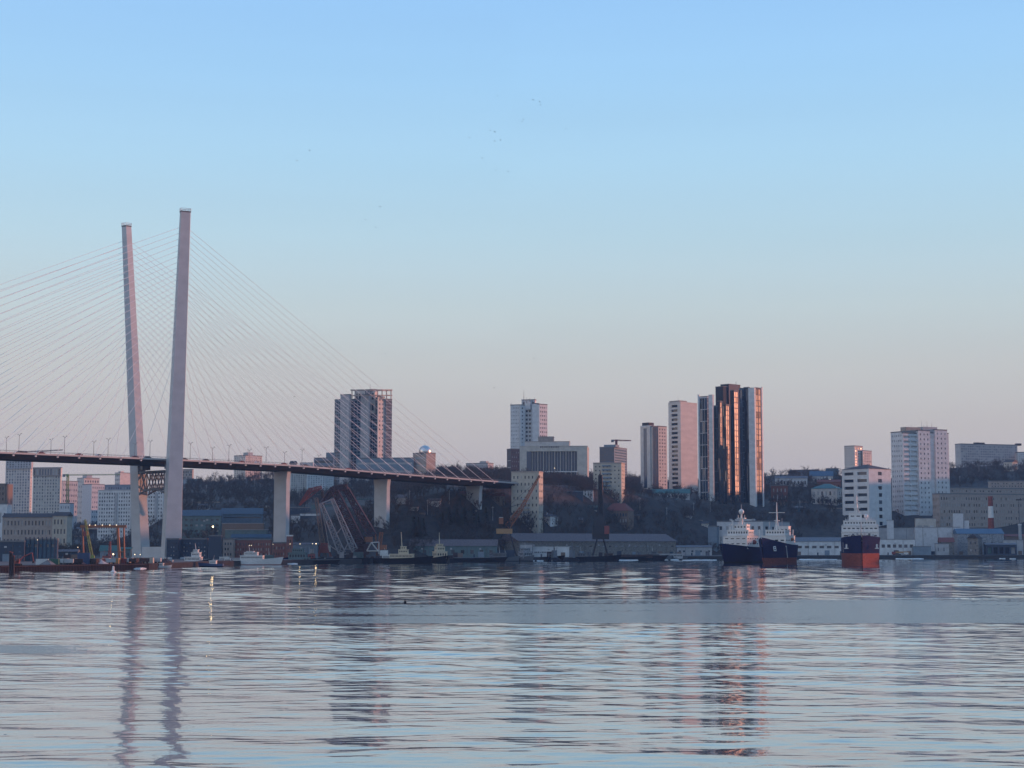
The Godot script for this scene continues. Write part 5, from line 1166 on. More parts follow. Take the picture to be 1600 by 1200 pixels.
	var b := thing("buoy", "small white buoy floating off the sheet-pile quay", "buoy", Vector3(ray(177, 888).x * 700, 0, -700))
	var bm := MB.new(); bm.lathe(Vector3.ZERO, [Vector2(0.1, -0.8), Vector2(1.1, -0.6), Vector2(1.2, 0.5), Vector2(0.5, 1.0), Vector2(0.45, 2.6), Vector2(0.05, 2.9)], 12); part("float", bm, M.white_paint, b)
	b = thing("buoy", "tiny dark buoy alone in the middle of the bay", "buoy", Vector3(ray(633, 940).x * 345, 0, -345))
	bm = MB.new(); bm.lathe(Vector3.ZERO, [Vector2(0.05, -0.3), Vector2(0.28, -0.2), Vector2(0.28, 0.2), Vector2(0.1, 0.35), Vector2(0.02, 0.7)], 10); part("float", bm, M.black_hull, b)
	# ice against the far shore
	rng.seed = 77
	for k in [[470, 522, 877.8], [526, 546, 878.2], [548, 556, 878.0], [690, 712, 877.2], [778, 800, 876.8], [803, 812, 876.4], [822, 836, 876.6], [838, 850, 876.5], [862, 872, 876.6], [905, 1000, 875.6], [1000, 1062, 874.9], [1062, 1128, 875.4], [1245, 1312, 874.6], [1395, 1445, 873.4], [1560, 1572, 873.2], [1576, 1588, 873.4], [168, 230, 888.6], [380, 440, 881.8], [448, 466, 881.2]]:
		var d: float = 12.0 * F / (k[2] - 850.0)
		var x0: float = ray(k[0], k[2]).x * d; var x1: float = ray(k[1], k[2]).x * d
		var t := thing("ice_floe", "flat white ice floe on the water %s" % ICE_WHERE[names.get("ice_floe", -1) + 1], "ice", Vector3((x0 + x1) * 0.5, 0, -d))
		var mb := MB.new(); var lo := []; var hi := []; var w := (x1 - x0) * 0.5
		for i in 18:
			var a := TAU * i / 18.0; var rr := rng.randf_range(0.75, 1.0)
			lo.append(Vector3(cos(a) * w * rr, -0.2, -sin(a) * minf(w * 0.5, 9.0) * rr)); hi.append(lo[-1] * Vector3(0.98, 0, 0.98) + Vector3(0, rng.randf_range(0.3, 0.75), 0))
		for i in 18: mb.quad(lo[i], lo[(i + 1) % 18], hi[(i + 1) % 18], hi[i]); mb.tri(hi[i], hi[(i + 1) % 18], Vector3(0, 0.6, 0))
		part("ice_sheet", mb, M.ice, t)

const ICE_WHERE := ["under the pale lattice crane", "right of the lattice crane barge", "tiny and right of the crane barge", "beside the right cream tug", "below the orange portal crane", "tiny and right of the orange crane", "in front of the grey naval cutter", "between cutter and left submarine", "in front of the left submarine", "long strip below the mast crane", "wide strip below the small naval ship", "beside the bow of the leftmost ship", "between the second and third ship", "along the quay right of the third ship", "left of two near the boathouse", "right of two near the boathouse", "along the foot of the sheet-pile quay", "at the bow of the large yacht", "beside the green floating workshop"]

# ---------------------------------------------------------------- cranes
var cur_o := Vector3.ZERO
var cur_d := 0.0
func Y(px: float, py: float, dz := 0.0) -> Vector3: return P(px, py, cur_d + dz) - cur_o

func cranes():
	# orange gantry on the left yard
	var D := 930.0
	var o := P(160, 868, D); o.y = 2.6; cur_o = o; cur_d = D
	var t := thing("gantry_crane", "orange gantry crane with lamps along its beam on the left yard", "crane", o)
	for dz in [0.0, 9.0]:
		var bm := MB.new(); bm.box((Y(127, 822.5, dz) + Y(196, 822.5, dz)) * 0.5, Vector3(25.5, 1.5, 1.2)); part("beam", bm, M.orange, t)
		for k in [[129, 131, 0.8], [184, 187, 1.3], [193.5, 194.5, 0.8]]:
			var lg := MB.new(); lg.bar(Y(k[1], 868, dz) * Vector3(1, 0, 1), Y(k[0], 824, dz), k[2]); part("leg", lg, M.orange, t)
		var br := MB.new(); br.bar(Y(187, 868, dz) * Vector3(1, 0, 1) + Vector3(0, 5, 0), Y(194.5, 868, dz) * Vector3(1, 0, 1) + Vector3(0, 5, 0), 0.5); part("brace", br, M.orange, t)
	for px in [129, 185]:
		var tie := MB.new(); tie.bar(Y(px, 822, 0.0), Y(px, 822, 9.0), 1.2); part("end_beam", tie, M.orange, t)
	bx("trolley", M.crane_white, t, Y(144, 824.5, 4.0), Vector3(4.0, 1.6, 8.0))
	bx("cab", M.crane_red, t, Y(133.5, 834, -1.0), Vector3(2.4, 2.6, 2.4))
	for px in [140, 149, 160, 171.5, 182]: lamp_part(t, Y(px, 820.4, -0.8), 0.26)
	# lattice crawler cranes on the yard
	crawler("green crawler crane with lattice boom under the gantry beam", 141, 876, 880.0, [133, 812], "crane_green", 1.0)
	crawler("dark red mobile crane with short boom before the teal shed", 168, 876, 870.0, [172, 846], "crane_red", 0.8)
	# red excavator on the sheet piling
	o = P(27, 881, 735); o.y = 2.6
	t = thing("excavator", "red long-arm excavator standing on the sheet-pile quay", "excavator", o, 0.0)
	bx("track", M.tyre, t, Vector3(0, 0.4, 1.1), Vector3(3.6, 0.8, 0.7)); bx("track", M.tyre, t, Vector3(0, 0.4, -1.1), Vector3(3.6, 0.8, 0.7))
	bx("body", M.crane_red, t, Vector3(-0.6, 1.5, 0), Vector3(3.0, 1.3, 2.4)); bx("cab", M.crane_red, t, Vector3(0.6, 2.2, 0.7), Vector3(1.2, 1.6, 1.0))
	var ar := MB.new(); ar.bar(Vector3(0.6, 1.6, 0), Vector3(2.4, 3.8, 0), 0.5); ar.bar(Vector3(2.4, 3.8, 0), Vector3(6.4, 5.6, 0), 0.42); part("boom", ar, M.crane_red, t)
	ar = MB.new(); ar.bar(Vector3(6.4, 5.6, 0), Vector3(7.1, 1.8, 0), 0.32); part("stick", ar, M.crane_red, t)
	ar = MB.new(); ar.prism([Vector3(6.6, 1.0, 0.5), Vector3(7.5, 1.0, 0.5), Vector3(7.5, 1.0, -0.5), Vector3(6.6, 1.0, -0.5)], [Vector3(6.8, 1.9, 0.5), Vector3(7.4, 1.9, 0.5), Vector3(7.4, 1.9, -0.5), Vector3(6.8, 1.9, -0.5)]); part("bucket", ar, M.rust, t)
	for k in [15, 18, 21]:
		var q := P(k, 892, 724.0); q.y = -0.5
		var pl := thing("mooring_pile", "tall rust-red pile, %s of three at the left quay edge" % {15: "leftmost", 18: "middle", 21: "rightmost"}[k], "pile", q)
		tb("shaft", M.rust, pl, Vector3.ZERO, Vector3(0, {15: 9.0, 18: 8.6, 21: 7.2}[k], 0), 0.42, 0.42, 8); tb("cap", M.crane_red, pl, Vector3(0, {15: 9.0, 18: 8.6, 21: 7.2}[k], 0), Vector3(0, {15: 9.0, 18: 8.6, 21: 7.2}[k] + 0.3, 0), 0.5, 0.5, 8)
	# the sheet-pile wall
	var a := P(-60, 890, 1.0); var pts := []
	var sp := thing("sheet_pile_wall", "long rust-red corrugated sheet-pile wall along the left quay", "wall", Vector3(ray(120, 890).x * 770, 0, -770))
	var sm := MB.new()
	for i in 260:
		var px := -80.0 + 314.0 * i / 260.0
		var d := curve(SHORE, px) - 1.2
		var c := Vector3(ray(px, 890).x * d, 0.4, -d) - sp.position
		sm.box(c + Vector3(0, 0, 0.35 if i % 2 else 0.0), Vector3(0.36, 4.6, 0.4))
	part("sheet_piles", sm, M.rust, sp, "stuff")
	var wal := MB.new()
	for i in 26:
		var p0 := -80.0 + 314.0 * i / 26.0; var p1 := -80.0 + 314.0 * (i + 1) / 26.0
		var d0 := curve(SHORE, p0) - 1.9; var d1 := curve(SHORE, p1) - 1.9
		wal.bar(Vector3(ray(p0, 890).x * d0, 2.2, -d0) - sp.position, Vector3(ray(p1, 890).x * d1, 2.2, -d1) - sp.position, 0.3)
	part("capping_beam", wal, M.rust, sp)
	# floating sheerlegs: white lattice pair, and the plum double boom beside it
	D = 1066.0
	o = P(545, 879.3, D); o.y = 0.0
	cur_o = o; cur_d = D
	t = thing("floating_crane", "pale grey lattice sheerleg crane leaning left on its barge", "crane", o)
	var hu := MB.new(); hu.prism([Vector3(-12, -1.5, 8), Vector3(13, -1.5, 8), Vector3(13, -1.5, -12), Vector3(-12, -1.5, -12)], [Vector3(-14, 3.2, 8), Vector3(14, 3.2, 8), Vector3(14, 3.2, -12), Vector3(-14, 3.2, -12)]); part("pontoon", hu, M.black_hull, t)
	for k in [[534, 864, 0.0, 501.5, 787, 4.0], [553, 858, -2.0, 519, 780, 9.0]]:
		var tr := MB.new(); tr.truss(Y(k[0], k[1], k[2]), Y(k[3], k[4], k[5]), 4.2, 2.0, 9, 0.42); part("boom_leg", tr, M.crane_grey, t)
	var cb := MB.new(); cb.bar(Y(501.5, 787, 4.0), Y(519, 780, 9.0), 0.8); cb.bar(Y(524, 836, 1.5), Y(536, 822, 3.0), 0.6); cb.bar(Y(536, 822, 3.0), Y(550, 850, -2.0), 0.6); cb.bar(Y(514, 852, 2.0), Y(501.5, 787, 4.0), 0.45); cb.bar(Y(533, 864, 0.0), Y(514, 852, 2.0), 0.5)
	part("cross_bracing", cb, M.crane_grey, t)
	var fr := MB.new()
	for dz in [-2.0, 6.0]:
		var q := [Y(535, 866, dz), Y(544, 849, dz), Y(552, 866, dz)]
		fr.bar(q[0], q[1], 0.6); fr.bar(q[1], q[2], 0.6); fr.bar(q[0], q[2], 0.6); fr.bar(Y(537, 858, dz), Y(551, 858, dz), 0.4); fr.bar(Y(552, 866, dz), Y(552, 849, dz), 0.5); fr.bar(Y(544, 849, dz), Y(552, 849, dz), 0.5)
	part("a_frame", fr, M.crane_grey, t)
	bx("winch_house", M.crane_black, t, Y(548, 870, 2.0), Vector3(9, 5, 7))
	for k in 7: bx("deck_gear", M[["crane_black", "rust", "crane_grey", "navy_wall"][k % 4]], t, Y(524 + 5.0 * k, 871.5 - (k % 3) * 1.5, -6.0 + (k % 2) * 3.0), Vector3(2.0 + 0.4 * (k % 3), 2.4 + 0.9 * (k % 3), 2.2)); bx("deck_house", M.teal_wall, t, Y(560, 868, -2.0), Vector3(6, 4.5, 5))
	o = P(575, 878.8, 1082); o.y = 0.0; D = 1082.0; cur_o = o; cur_d = D
	t = thing("floating_crane", "dark plum double-boom floating crane right of the pale lattice crane", "crane", o)
	hu = MB.new(); hu.prism([Vector3(-14, -1.5, 9), Vector3(15, -1.5, 9), Vector3(15, -1.5, -12), Vector3(-14, -1.5, -12)], [Vector3(-15, 3.0, 9), Vector3(17, 3.0, 9), Vector3(17, 3.0, -12), Vector3(-15, 3.0, -12)]); part("pontoon", hu, M.black_hull, t)
	for k in [[562, 850, -3.0, 524, 769, 2.0, 7.0, 4.2], [582, 838, 3.0, 540, 763, 8.0, 5.4, 3.0]]:
		var tr := MB.new(); tr.truss(Y(k[0], k[1], k[2]), Y(k[3], k[4], k[5]), k[6], k[7], 10, 0.9); part("boom", tr, M.crane_plum, t)
	var jb := MB.new(); jb.truss(Y(541, 761, 5.0), Y(521, 764, 2.0), 3.2, 3.2, 4, 0.95); jb.truss(Y(521, 765, 2.0), Y(502.5, 787, 1.0), 4.0, 1.2, 5, 1.0); jb.bar(Y(525, 770, 2.0), Y(504, 786, 1.0), 0.9); part("jib_head", jb, M.crane_plum, t)
	var bs := MB.new(); bs.truss(Y(563, 872, 0.0), Y(562, 838, -2.0), 6.0, 4.4, 5, 0.7); part("slewing_tower", bs, M.crane_plum, t)
	bx("machinery_house", M.crane_plum, t, Y(567, 858, 0.0), Vector3(8, 7, 6))
	bx("cab", M.orange, t, Y(576, 843, 1.0), Vector3(5, 3.4, 4))
	fr = MB.new()
	for dz in [-3.0, 5.0]:
		fr.bar(Y(573, 861, dz), Y(580, 848, dz), 0.7); fr.bar(Y(580, 848, dz), Y(591, 861, dz), 0.7); fr.bar(Y(573, 861, dz), Y(591, 861, dz), 0.7); fr.bar(Y(580, 848, dz), Y(592, 847, dz), 0.6); fr.bar(Y(592, 847, dz), Y(592, 866, dz), 0.6)
	part("a_frame", fr, M.panel_beige, t)
	var lf := MB.new(); lf.truss(Y(591, 868, 1.0), Y(596, 832, 1.0), 2.4, 1.8, 5, 0.5); lf.bar(Y(588, 848, 1.0), Y(586, 832, 1.0), 0.7); part("orange_mast", lf, M.orange, t)
	bx("deck_house", M.orange, t, Y(597, 855, 0.0), Vector3(6, 3, 5)); bx("deck_house", M.white_paint, t, Y(600, 864, 0.0), Vector3(5, 3.4, 5))
	for k in 4: bx("winch", M.rust, t, Y(566 + 8 * k, 872, -7.0), Vector3(2.4, 2.0, 2.0))
	# red portal crane behind, with double-link jib
	D = 1120.0; o = P(507, 875, D); o.y = 2.6; cur_o = o; cur_d = D
	t = thing("portal_crane", "red double-link portal crane with drooping jib left of the lattice cranes", "crane", o)
	portal(t, 9.0, 9.0, "crane_red")
	bx("machinery_house", M.crane_red, t, Y(506, 858, 0.0), Vector3(6, 5, 5)); bx("counterweight", M.panel_cream, t, Y(513, 857, 0.0), Vector3(2.6, 4.6, 4))
	var c1 := MB.new(); c1.truss(Y(505, 856, 0.0), Y(494, 778, 0.0), 3.0, 1.8, 9, 0.4); part("boom", c1, M.brick_brown, t)
	c1 = MB.new(); c1.truss(Y(508, 850, 1.0), Y(503, 764, 1.0), 1.4, 1.0, 9, 0.3); part("tie_boom", c1, M.rust, t)
	c1 = MB.new(); c1.truss(Y(502, 761, 0.0), Y(483, 767, 0.0), 1.6, 2.6, 4, 0.5); c1.truss(Y(483, 768, 0.0), Y(468, 789, 0.0), 2.4, 0.8, 6, 0.5); c1.bar(Y(503, 762, 0.0), Y(470, 787, 0.0), 0.6); part("jib", c1, M.crane_red, t)
	# orange portal crane
	D = 1195.0; o = P(791, 875, D); o.y = 2.6; cur_o = o; cur_d = D
	t = thing("portal_crane", "orange portal crane with slender raised jib before the cream block", "crane", o)
	portal(t, 17.0, 15.0, "crane_black")
	bx("platform", M.ochre, t, Y(788, 830, 0.0), Vector3(11.5, 3.6, 8)); bx("machinery_house", M.crane_black, t, Y(787, 820, 2.0), Vector3(8.0, 6.0, 6.0)); bx("ballast_box", M.navy_wall, t, Y(790, 866, 0.0), Vector3(13.0, 6.0, 8.0))
	bx("cab", M.orange, t, Y(783, 814, -2.0), Vector3(3.2, 4.4, 3)); bx("cab_roof", M.crane_white, t, Y(783, 808.5, -2.0), Vector3(3.0, 0.5, 2.8))
	var c2 := MB.new(); c2.truss(Y(790, 827, 0.0), Y(791, 794, 0.0), 6.0, 2.6, 5, 0.9); part("tower", c2, M.rust, t)
	c2 = MB.new(); c2.truss(Y(793, 823, 0.0), Y(814, 795, 0.0), 4.0, 2.8, 4, 0.7); c2.truss(Y(814, 795, 0.0), Y(843, 743, 0.0), 2.4, 1.0, 12, 0.45); part("jib", c2, M.orange, t)
	c2 = MB.new(); c2.bar(Y(791, 794, 0.0), Y(818, 786, 0.0), 0.3); c2.bar(Y(791, 794, 0.5), Y(838, 752, 0.5), 0.16); part("stay_rope", c2, M.rust, t)
	c2 = MB.new(); c2.prism([Y(797, 814, 2.0), Y(815, 802, 2.0), Y(815, 802, 4.0), Y(797, 814, 4.0)], [Y(797, 806, 2.0), Y(815, 797, 2.0), Y(815, 797, 4.0), Y(797, 806, 4.0)]); part("counterweight", c2, M.panel_taupe, t)
	# dark mast crane
	D = 1230.0; o = P(938, 874, D); o.y = 2.6; cur_o = o; cur_d = D
	t = thing("portal_crane", "nearly black portal crane with upright mast before the yellow block", "crane", o)
	portal(t, 14.0, 11.5, "crane_black")
	bx("machinery_house", M.crane_black, t, Y(938.5, 832, 0.0), Vector3(12.0, 10.0, 9)); bx("cab", M.crane_red, t, Y(948, 828, -3.5), Vector3(3.6, 6.0, 3.0))
	var hh := MB.new(); hh.prism([Y(930, 822, -3.0), Y(947, 822, -3.0), Y(947, 822, 3.0), Y(930, 822, 3.0)], [Y(935.5, 803, -1.5), Y(941.5, 803, -1.5), Y(941.5, 803, 1.5), Y(935.5, 803, 1.5)]); part("pylon_base", hh, M.crane_black, t)
	var ma := MB.new(); ma.truss(Y(938.5, 805, 0.0), Y(938, 743, 0.0), 3.0, 2.0, 12, 1.0); part("mast", ma, M.crane_black, t)
	bx("mast_head", M.crane_black, t, Y(938, 743.5, 0.0), Vector3(2.8, 1.0, 2.0)); tb("tip", M.crane_black, t, Y(938, 743, 0.0), Y(938, 735, 0.0), 0.6, 0.15)
	# tower cranes on the skyline
	tower_crane("hazy tower crane with level jib over the leftmost towers", 40.5, 790, 706, 2420.0, 26, 98, 703, "crane_plum")
	tower_crane("yellow-green tower crane head right of the beige tower", 106, 790, 742, 2480.0, 99, 188, 741.5, "crane_green")
	tower_crane("small tower crane on the roof of the blue glass office", 963, 700, 688, 1890.0, 956, 986, 688.5, "crane_red")

func portal(t: Node3D, h: float, w: float, m: String):
	for sx in [-1, 1]:
		for sz in [-1, 1]:
			var mb := MB.new(); mb.bar(Vector3(sx * w * 0.5, 0, sz * 5.0), Vector3(sx * w * 0.18, h, sz * 2.4), 0.85); part("leg", mb, M[m], t)
		bx("bogie", M.pole, t, Vector3(sx * w * 0.5, 0.5, 0), Vector3(1.2, 1.0, 11.4))
	bx("portal_frame", M[m], t, Vector3(0, h + 0.5, 0), Vector3(w * 0.5, 1.0, 6.0))

func crawler(label: String, px: float, py: float, D: float, tip: Array, m: String, s: float):
	var o := P(px, py, D); o.y = 2.6
	var t := thing("crawler_crane", label, "crane", o)
	for z in [-1.4, 1.4]: bx("track", M.tyre, t, Vector3(0, 0.5, z), Vector3(5.0 * s, 1.0, 0.9))
	bx("body", M[m], t, Vector3(-0.6, 2.2, 0), Vector3(4.4 * s, 2.2, 3.0)); bx("cab", M[m], t, Vector3(1.8 * s, 2.3, 1.2), Vector3(1.4, 2.2, 1.2))
	var mb := MB.new(); mb.truss(Vector3(1.0, 2.0, 0), P(tip[0], tip[1], D) - o, 1.3, 0.7, 12, 0.18); part("boom", mb, M[m], t)
	mb = MB.new(); mb.bar(Vector3(-1.5, 3.0, 0), Vector3(-1.8, 6.0, 0), 0.2); mb.bar(Vector3(-1.8, 6.0, 0), P(tip[0], tip[1], D) - o, 0.08); part("pendant_rope", mb, M.pole, t)

func tower_crane(label: String, px: float, yb: float, yt: float, D: float, x0: float, x1: float, y1: float, m: String):
	var o := P(px, yb, D)
	o.y = minf(o.y, ground(o.x, D) + 0.3) if D > 2000.0 else o.y
	var t := thing("tower_crane", label, "crane", o)
	var s := D / 1700.0
	var mb := MB.new(); mb.truss(Vector3.ZERO, P(px, yt, D) - o, 2.0 * s, 2.0 * s, 14, 0.4 * s); part("mast", mb, M[m], t)
	mb = MB.new(); mb.truss(P(px, yt, D) - o, P(x1, y1, D) - o, 1.3 * s, 0.8 * s, 16, 0.24 * s); part("jib", mb, M[m], t)
	mb = MB.new(); mb.truss(P(px, yt, D) - o, P(x0, yt + 0.3, D) - o, 1.3 * s, 1.2 * s, 4, 0.3 * s); part("counter_jib", mb, M[m], t)
	bx("counterweight", M.concrete_dark, t, P(x0 + 1.0, yt + 1.0, D) - o, Vector3(2.6, 2.6, 1.6) * s)
	bx("cab", M[m], t, P(px, yt + 1.2, D) - o, Vector3(2.2, 2.6, 2.0) * s)

# ---------------------------------------------------------------- yard goods, lamps
func lamp_part(t: Node3D, at: Vector3, r: float):
	var mb := MB.new(); mb.ball(Vector3.ZERO, r, 6, 8); var o := part("lamp", mb, M.lamp_glow, t); o.position = at

func yard():
	rng.seed = 12
	var cont := [[66, 884.5, "white_paint", "white van-sized container on the quay right of the excavator"], [83, 884, "tarp_green", "green covered container on the left quay"], [98, 883, "panel_grey", "grey container left of the crawler crane"], [110, 882, "rust", "rusty container left of the crawler crane"], [131, 882, "container_blue", "tall blue container stack under the gantry"], [152, 881, "panel_taupe", "grey-brown container under the gantry beam"], [163, 880.5, "panel_pale", "pale container under the gantry beam"], [178, 880.5, "ochre", "ochre container beside the bright yard light"], [188, 880, "crane_red", "dark red container right of the ochre one"], [199, 879.5, "panel_grey", "long grey container before the far pylon foot"], [215, 879.5, "brick_brown", "brown container before the pylon tie wall"], [231, 879.5, "panel_yellow", "long yellow container before the near pylon foot"]]
	for k in cont:
		var d := curve(SHORE, k[0]) + 14.0
		var t := thing("container", k[3], "container", Vector3(ray(k[0], 880).x * d, 2.6, -d), rng.randf_range(-0.25, 0.25))
		container(t, k[2], 5.6, 2.6 * (2.0 if "stack" in k[3] else 1.0))
	for k in [[723, "crane_red", "dark red container, leftmost on the quay behind the cream tugs"], [729, "panel_cream", "cream container beside the leftmost red one"], [735.5, "crane_red", "dark red container in the middle of the quay row"], [741, "panel_pale", "pale container in the middle of the quay row"], [750, "rust", "brown container right of the middle quay row"], [756, "crane_red", "red-brown container right end of the quay row"], [708, "panel_grey", "grey container left end of the quay row"]]:
		var d := 1185.0
		var t := thing("container", k[2], "container", Vector3(ray(k[0], 872).x * d, 2.6, -d), 0.08)
		container(t, k[1], 2.7 if "beside" in k[2] or "pale" in k[2] else 4.6, 3.0)
	var bb := thing("billboard", "red and white board on posts left of the orange crane", "sign", Vector3(ray(767, 860).x * 1180, 2.6, -1180))
	bx("panel", M.crane_red, bb, Vector3(0, 6.2, 0), Vector3(4.0, 4.2, 0.3)); bx("border", M.white_paint, bb, Vector3(-2.5, 6.2, 0), Vector3(0.9, 4.4, 0.32)); bx("border", M.white_paint, bb, Vector3(2.4, 6.2, 0), Vector3(0.7, 4.4, 0.32))
	for s in [-1.8, 1.8]: tb("post", M.pole, bb, Vector3(s, 0, -0.3), Vector3(s, 4.4, -0.3), 0.14)
	# trucks on the right quay
	var tr := thing("truck", "red-cabbed truck with yellow load on the right quay", "truck", Vector3(ray(1404, 858).x * 1425, 2.6, -1425), 0.1)
	bx("cab", M.crane_red, tr, Vector3(-4.4, 1.7, 0), Vector3(2.4, 2.4, 2.4)); bx("load", M.ochre, tr, Vector3(3.0, 2.4, 0), Vector3(12.0, 1.4, 2.4)); bx("chassis", M.pole, tr, Vector3(1.0, 0.9, 0), Vector3(14.0, 0.5, 2.0))
	for x in [-4.4, 1.0, 6.5]: tb("wheel", M.tyre, tr, Vector3(x, 0.5, -1.2), Vector3(x, 0.5, 1.2), 0.5, 0.5, 10)
	var vn := thing("van", "white van parked beside the red truck on the quay", "van", Vector3(ray(1415.5, 860).x * 1421, 2.6, -1421), 0.0)
	bx("body", M.white_paint, vn, Vector3(0, 1.3, 0), Vector3(3.6, 2.0, 1.9)); bx("windscreen", M.glass_dark, vn, Vector3(1.82, 1.7, 0), Vector3(0.05, 0.8, 1.6))
	for x in [-1.2, 1.2]: tb("wheel", M.tyre, vn, Vector3(x, 0.4, -0.98), Vector3(x, 0.4, 0.98), 0.4, 0.4, 10)
	var proto: Node3D = null
	var pc := [1401, 1408, 1418, 1424, 1436, 1440, 1446, 1451, 1470, 1475, 1480, 1488, 1528, 1538, 1541]
	for i in pc.size():
		var d := 1512.0
		var x := ray(pc[i], 822).x * d
		var kind: String = ["car_white", "car_silver", "car_dark", "car_white"][i % 4]
		var word: String = ["white", "silver", "black", "white"][i % 4]
		var c := car(kind, word + " car parked on the terrace above the right warehouses", word + " cars parked on the terrace", Vector3(x, ground(x, d) + 5.6, -d), 0.3 + 0.2 * (i % 3))
	bld("terrace", "long grey parking terrace behind the right-hand warehouses", "terrace", [1390, 1545, 1546], 824.3, 1505, 2, "concrete_dark", "concrete_dark", {"dep": 16, "parapet": 0.15})
	for k in [[104, "white lorry beside the grey yard container", "car_white"], [119, "dark lorry left of the blue container stack", "car_dark"], [145, "silver lorry under the gantry beam", "car_silver"], [170, "red lorry right of the pale yard container", "car_red"], [207, "white lorry between the pylon feet containers", "car_white"], [223, "dark lorry left of the long yellow container", "car_dark"], [242, "silver lorry right of the long yellow container", "car_silver"]]:
		var dq := curve(SHORE, k[0]) + rng.randf_range(6.0, 10.0)
		var tl := thing("lorry", k[1], "truck", Vector3(ray(k[0], 880).x * dq, 2.6, -dq), rng.randf_range(-0.5, 0.5))
		bx("cab", M[k[2]], tl, Vector3(-2.4, 1.5, 0), Vector3(1.6, 2.0, 2.1)); bx("windscreen", M.glass_dark, tl, Vector3(-3.22, 1.9, 0), Vector3(0.05, 0.8, 1.8))
		bx("cargo_bed", M.rust if k[0] % 2 else M.panel_grey, tl, Vector3(0.9, 1.6, 0), Vector3(4.4, 1.8, 2.2))
		for wx in [-2.3, 0.4, 2.2]: tb("wheel", M.tyre, tl, Vector3(wx, 0.45, -1.05), Vector3(wx, 0.45, 1.05), 0.45, 0.45, 10)
	for k in [[75, "grey gravel heap on the left quay", "concrete_dark"], [124, "dark scrap heap under the lattice boom", "rust"], [157, "pale gravel heap below the gantry", "panel_grey"], [258, "dark scrap heap right of the pylon foot", "rust"]]:
		var dq := curve(SHORE, k[0]) + 9.0
		var hp := MB.new(); var ring0 := []
		for i in 12:
			var aa := TAU * i / 12.0; ring0.append(Vector3(cos(aa) * rng.randf_range(2.6, 4.2), 0, -sin(aa) * rng.randf_range(2.0, 3.0)))
		for i in 12: hp.tri(ring0[i], ring0[(i + 1) % 12], Vector3(rng.randf_range(-0.5, 0.5), 2.2, 0))
		var ho := thing("heap", k[1], "heap", Vector3(ray(k[0], 880).x * dq, 2.6, -dq)); part("mound", hp, M[k[2]], ho)
	# lit lamps
	var lamps := [[333, 823, 1240.0, 1.15, "brightest round floodlight above the navy office", 260.0], [177.5, 866, 905.0, 0.75, "bright yard floodlight below the gantry crane", 90.0], [211, 866.5, 985.0, 0.5, "left of two white lamps at the pylon foot", 40.0], [219.5, 866.5, 985.0, 0.45, "right of two white lamps at the pylon foot", 0.0], [59, 843.5, 900.0, 0.34, "white lamp over the columned shipyard hall", 0.0], [122, 855, 900.0, 0.34, "pale lamp left of the gantry leg", 0.0], [453.5, 850, 1070.0, 0.42, "white lamp at the left end of the floating workshop", 0.0], [469, 850, 1080.0, 0.42, "white lamp in the middle of the floating workshop roof", 40.0], [488.5, 849.5, 1085.0, 0.42, "left of two close lamps before the red portal crane", 0.0], [494, 849.5, 1085.0, 0.6, "right of two close lamps before the red portal crane", 60.0], [390, 852, 1060.0, 0.36, "left small lamp on the brick building front", 0.0], [393, 852.2, 1060.0, 0.36, "right small lamp on the brick building front", 0.0], [427, 850.5, 1060.0, 0.34, "small lamp above the dark blue boat", 0.0], [753, 737, 1900.0, 0.9, "left of two yellow lamps on the ridge by the grey block", 40.0], [758, 735, 1900.0, 0.95, "right of two yellow lamps on the ridge by the grey block", 0.0], [791, 750, 1600.0, 0.5, "small lamp at the deck end beside the cream block", 0.0], [866.5, 731.5, 1600.0, 0.6, "single lit lamp before the concert hall glass", 0.0], [1297, 749, 1700.0, 0.5, "small white lamp above the beige villa", 0.0]]
	for k in lamps:
		var p := P(k[0], k[1], k[2])
		var gy := ground(p.x, k[2])
		var t := thing("floodlight", k[4], "lamp", Vector3(p.x, gy, -k[2]))
		var h: float = p.y - gy
		tb("pole", M.pole, t, Vector3.ZERO, Vector3(0, h, 0), 0.16, 0.1)
		lamp_part(t, Vector3(0, h, 0.6), k[3] * 0.55)
		if k[5] > 0.0:
			var l := OmniLight3D.new(); l.name = "glow"; t.add_child(l); l.position = Vector3(0, h, 1.8)
			l.light_color = Color(1.0, 0.86, 0.62); l.light_energy = k[5] * 0.06; l.omni_range = 120.0; l.omni_attenuation = 2.0; l.light_size = 0.5; l.shadow_enabled = true

func container(t: Node3D, m: String, L: float, h: float):
	var mb := MB.new(); mb.box(Vector3(0, h * 0.5, 0), Vector3(L, h, 2.4))
	var n := int(L / 0.6)
	for i in n: mb.box(Vector3(-L * 0.5 + (i + 0.5) * L / n, h * 0.5, 1.23), Vector3(L / n * 0.5, h * 0.86, 0.08))
	part("body", mb, M[m], t)
	bx("roof_rail", M.pole, t, Vector3(0, h + 0.05, 0), Vector3(L + 0.06, 0.12, 2.46))

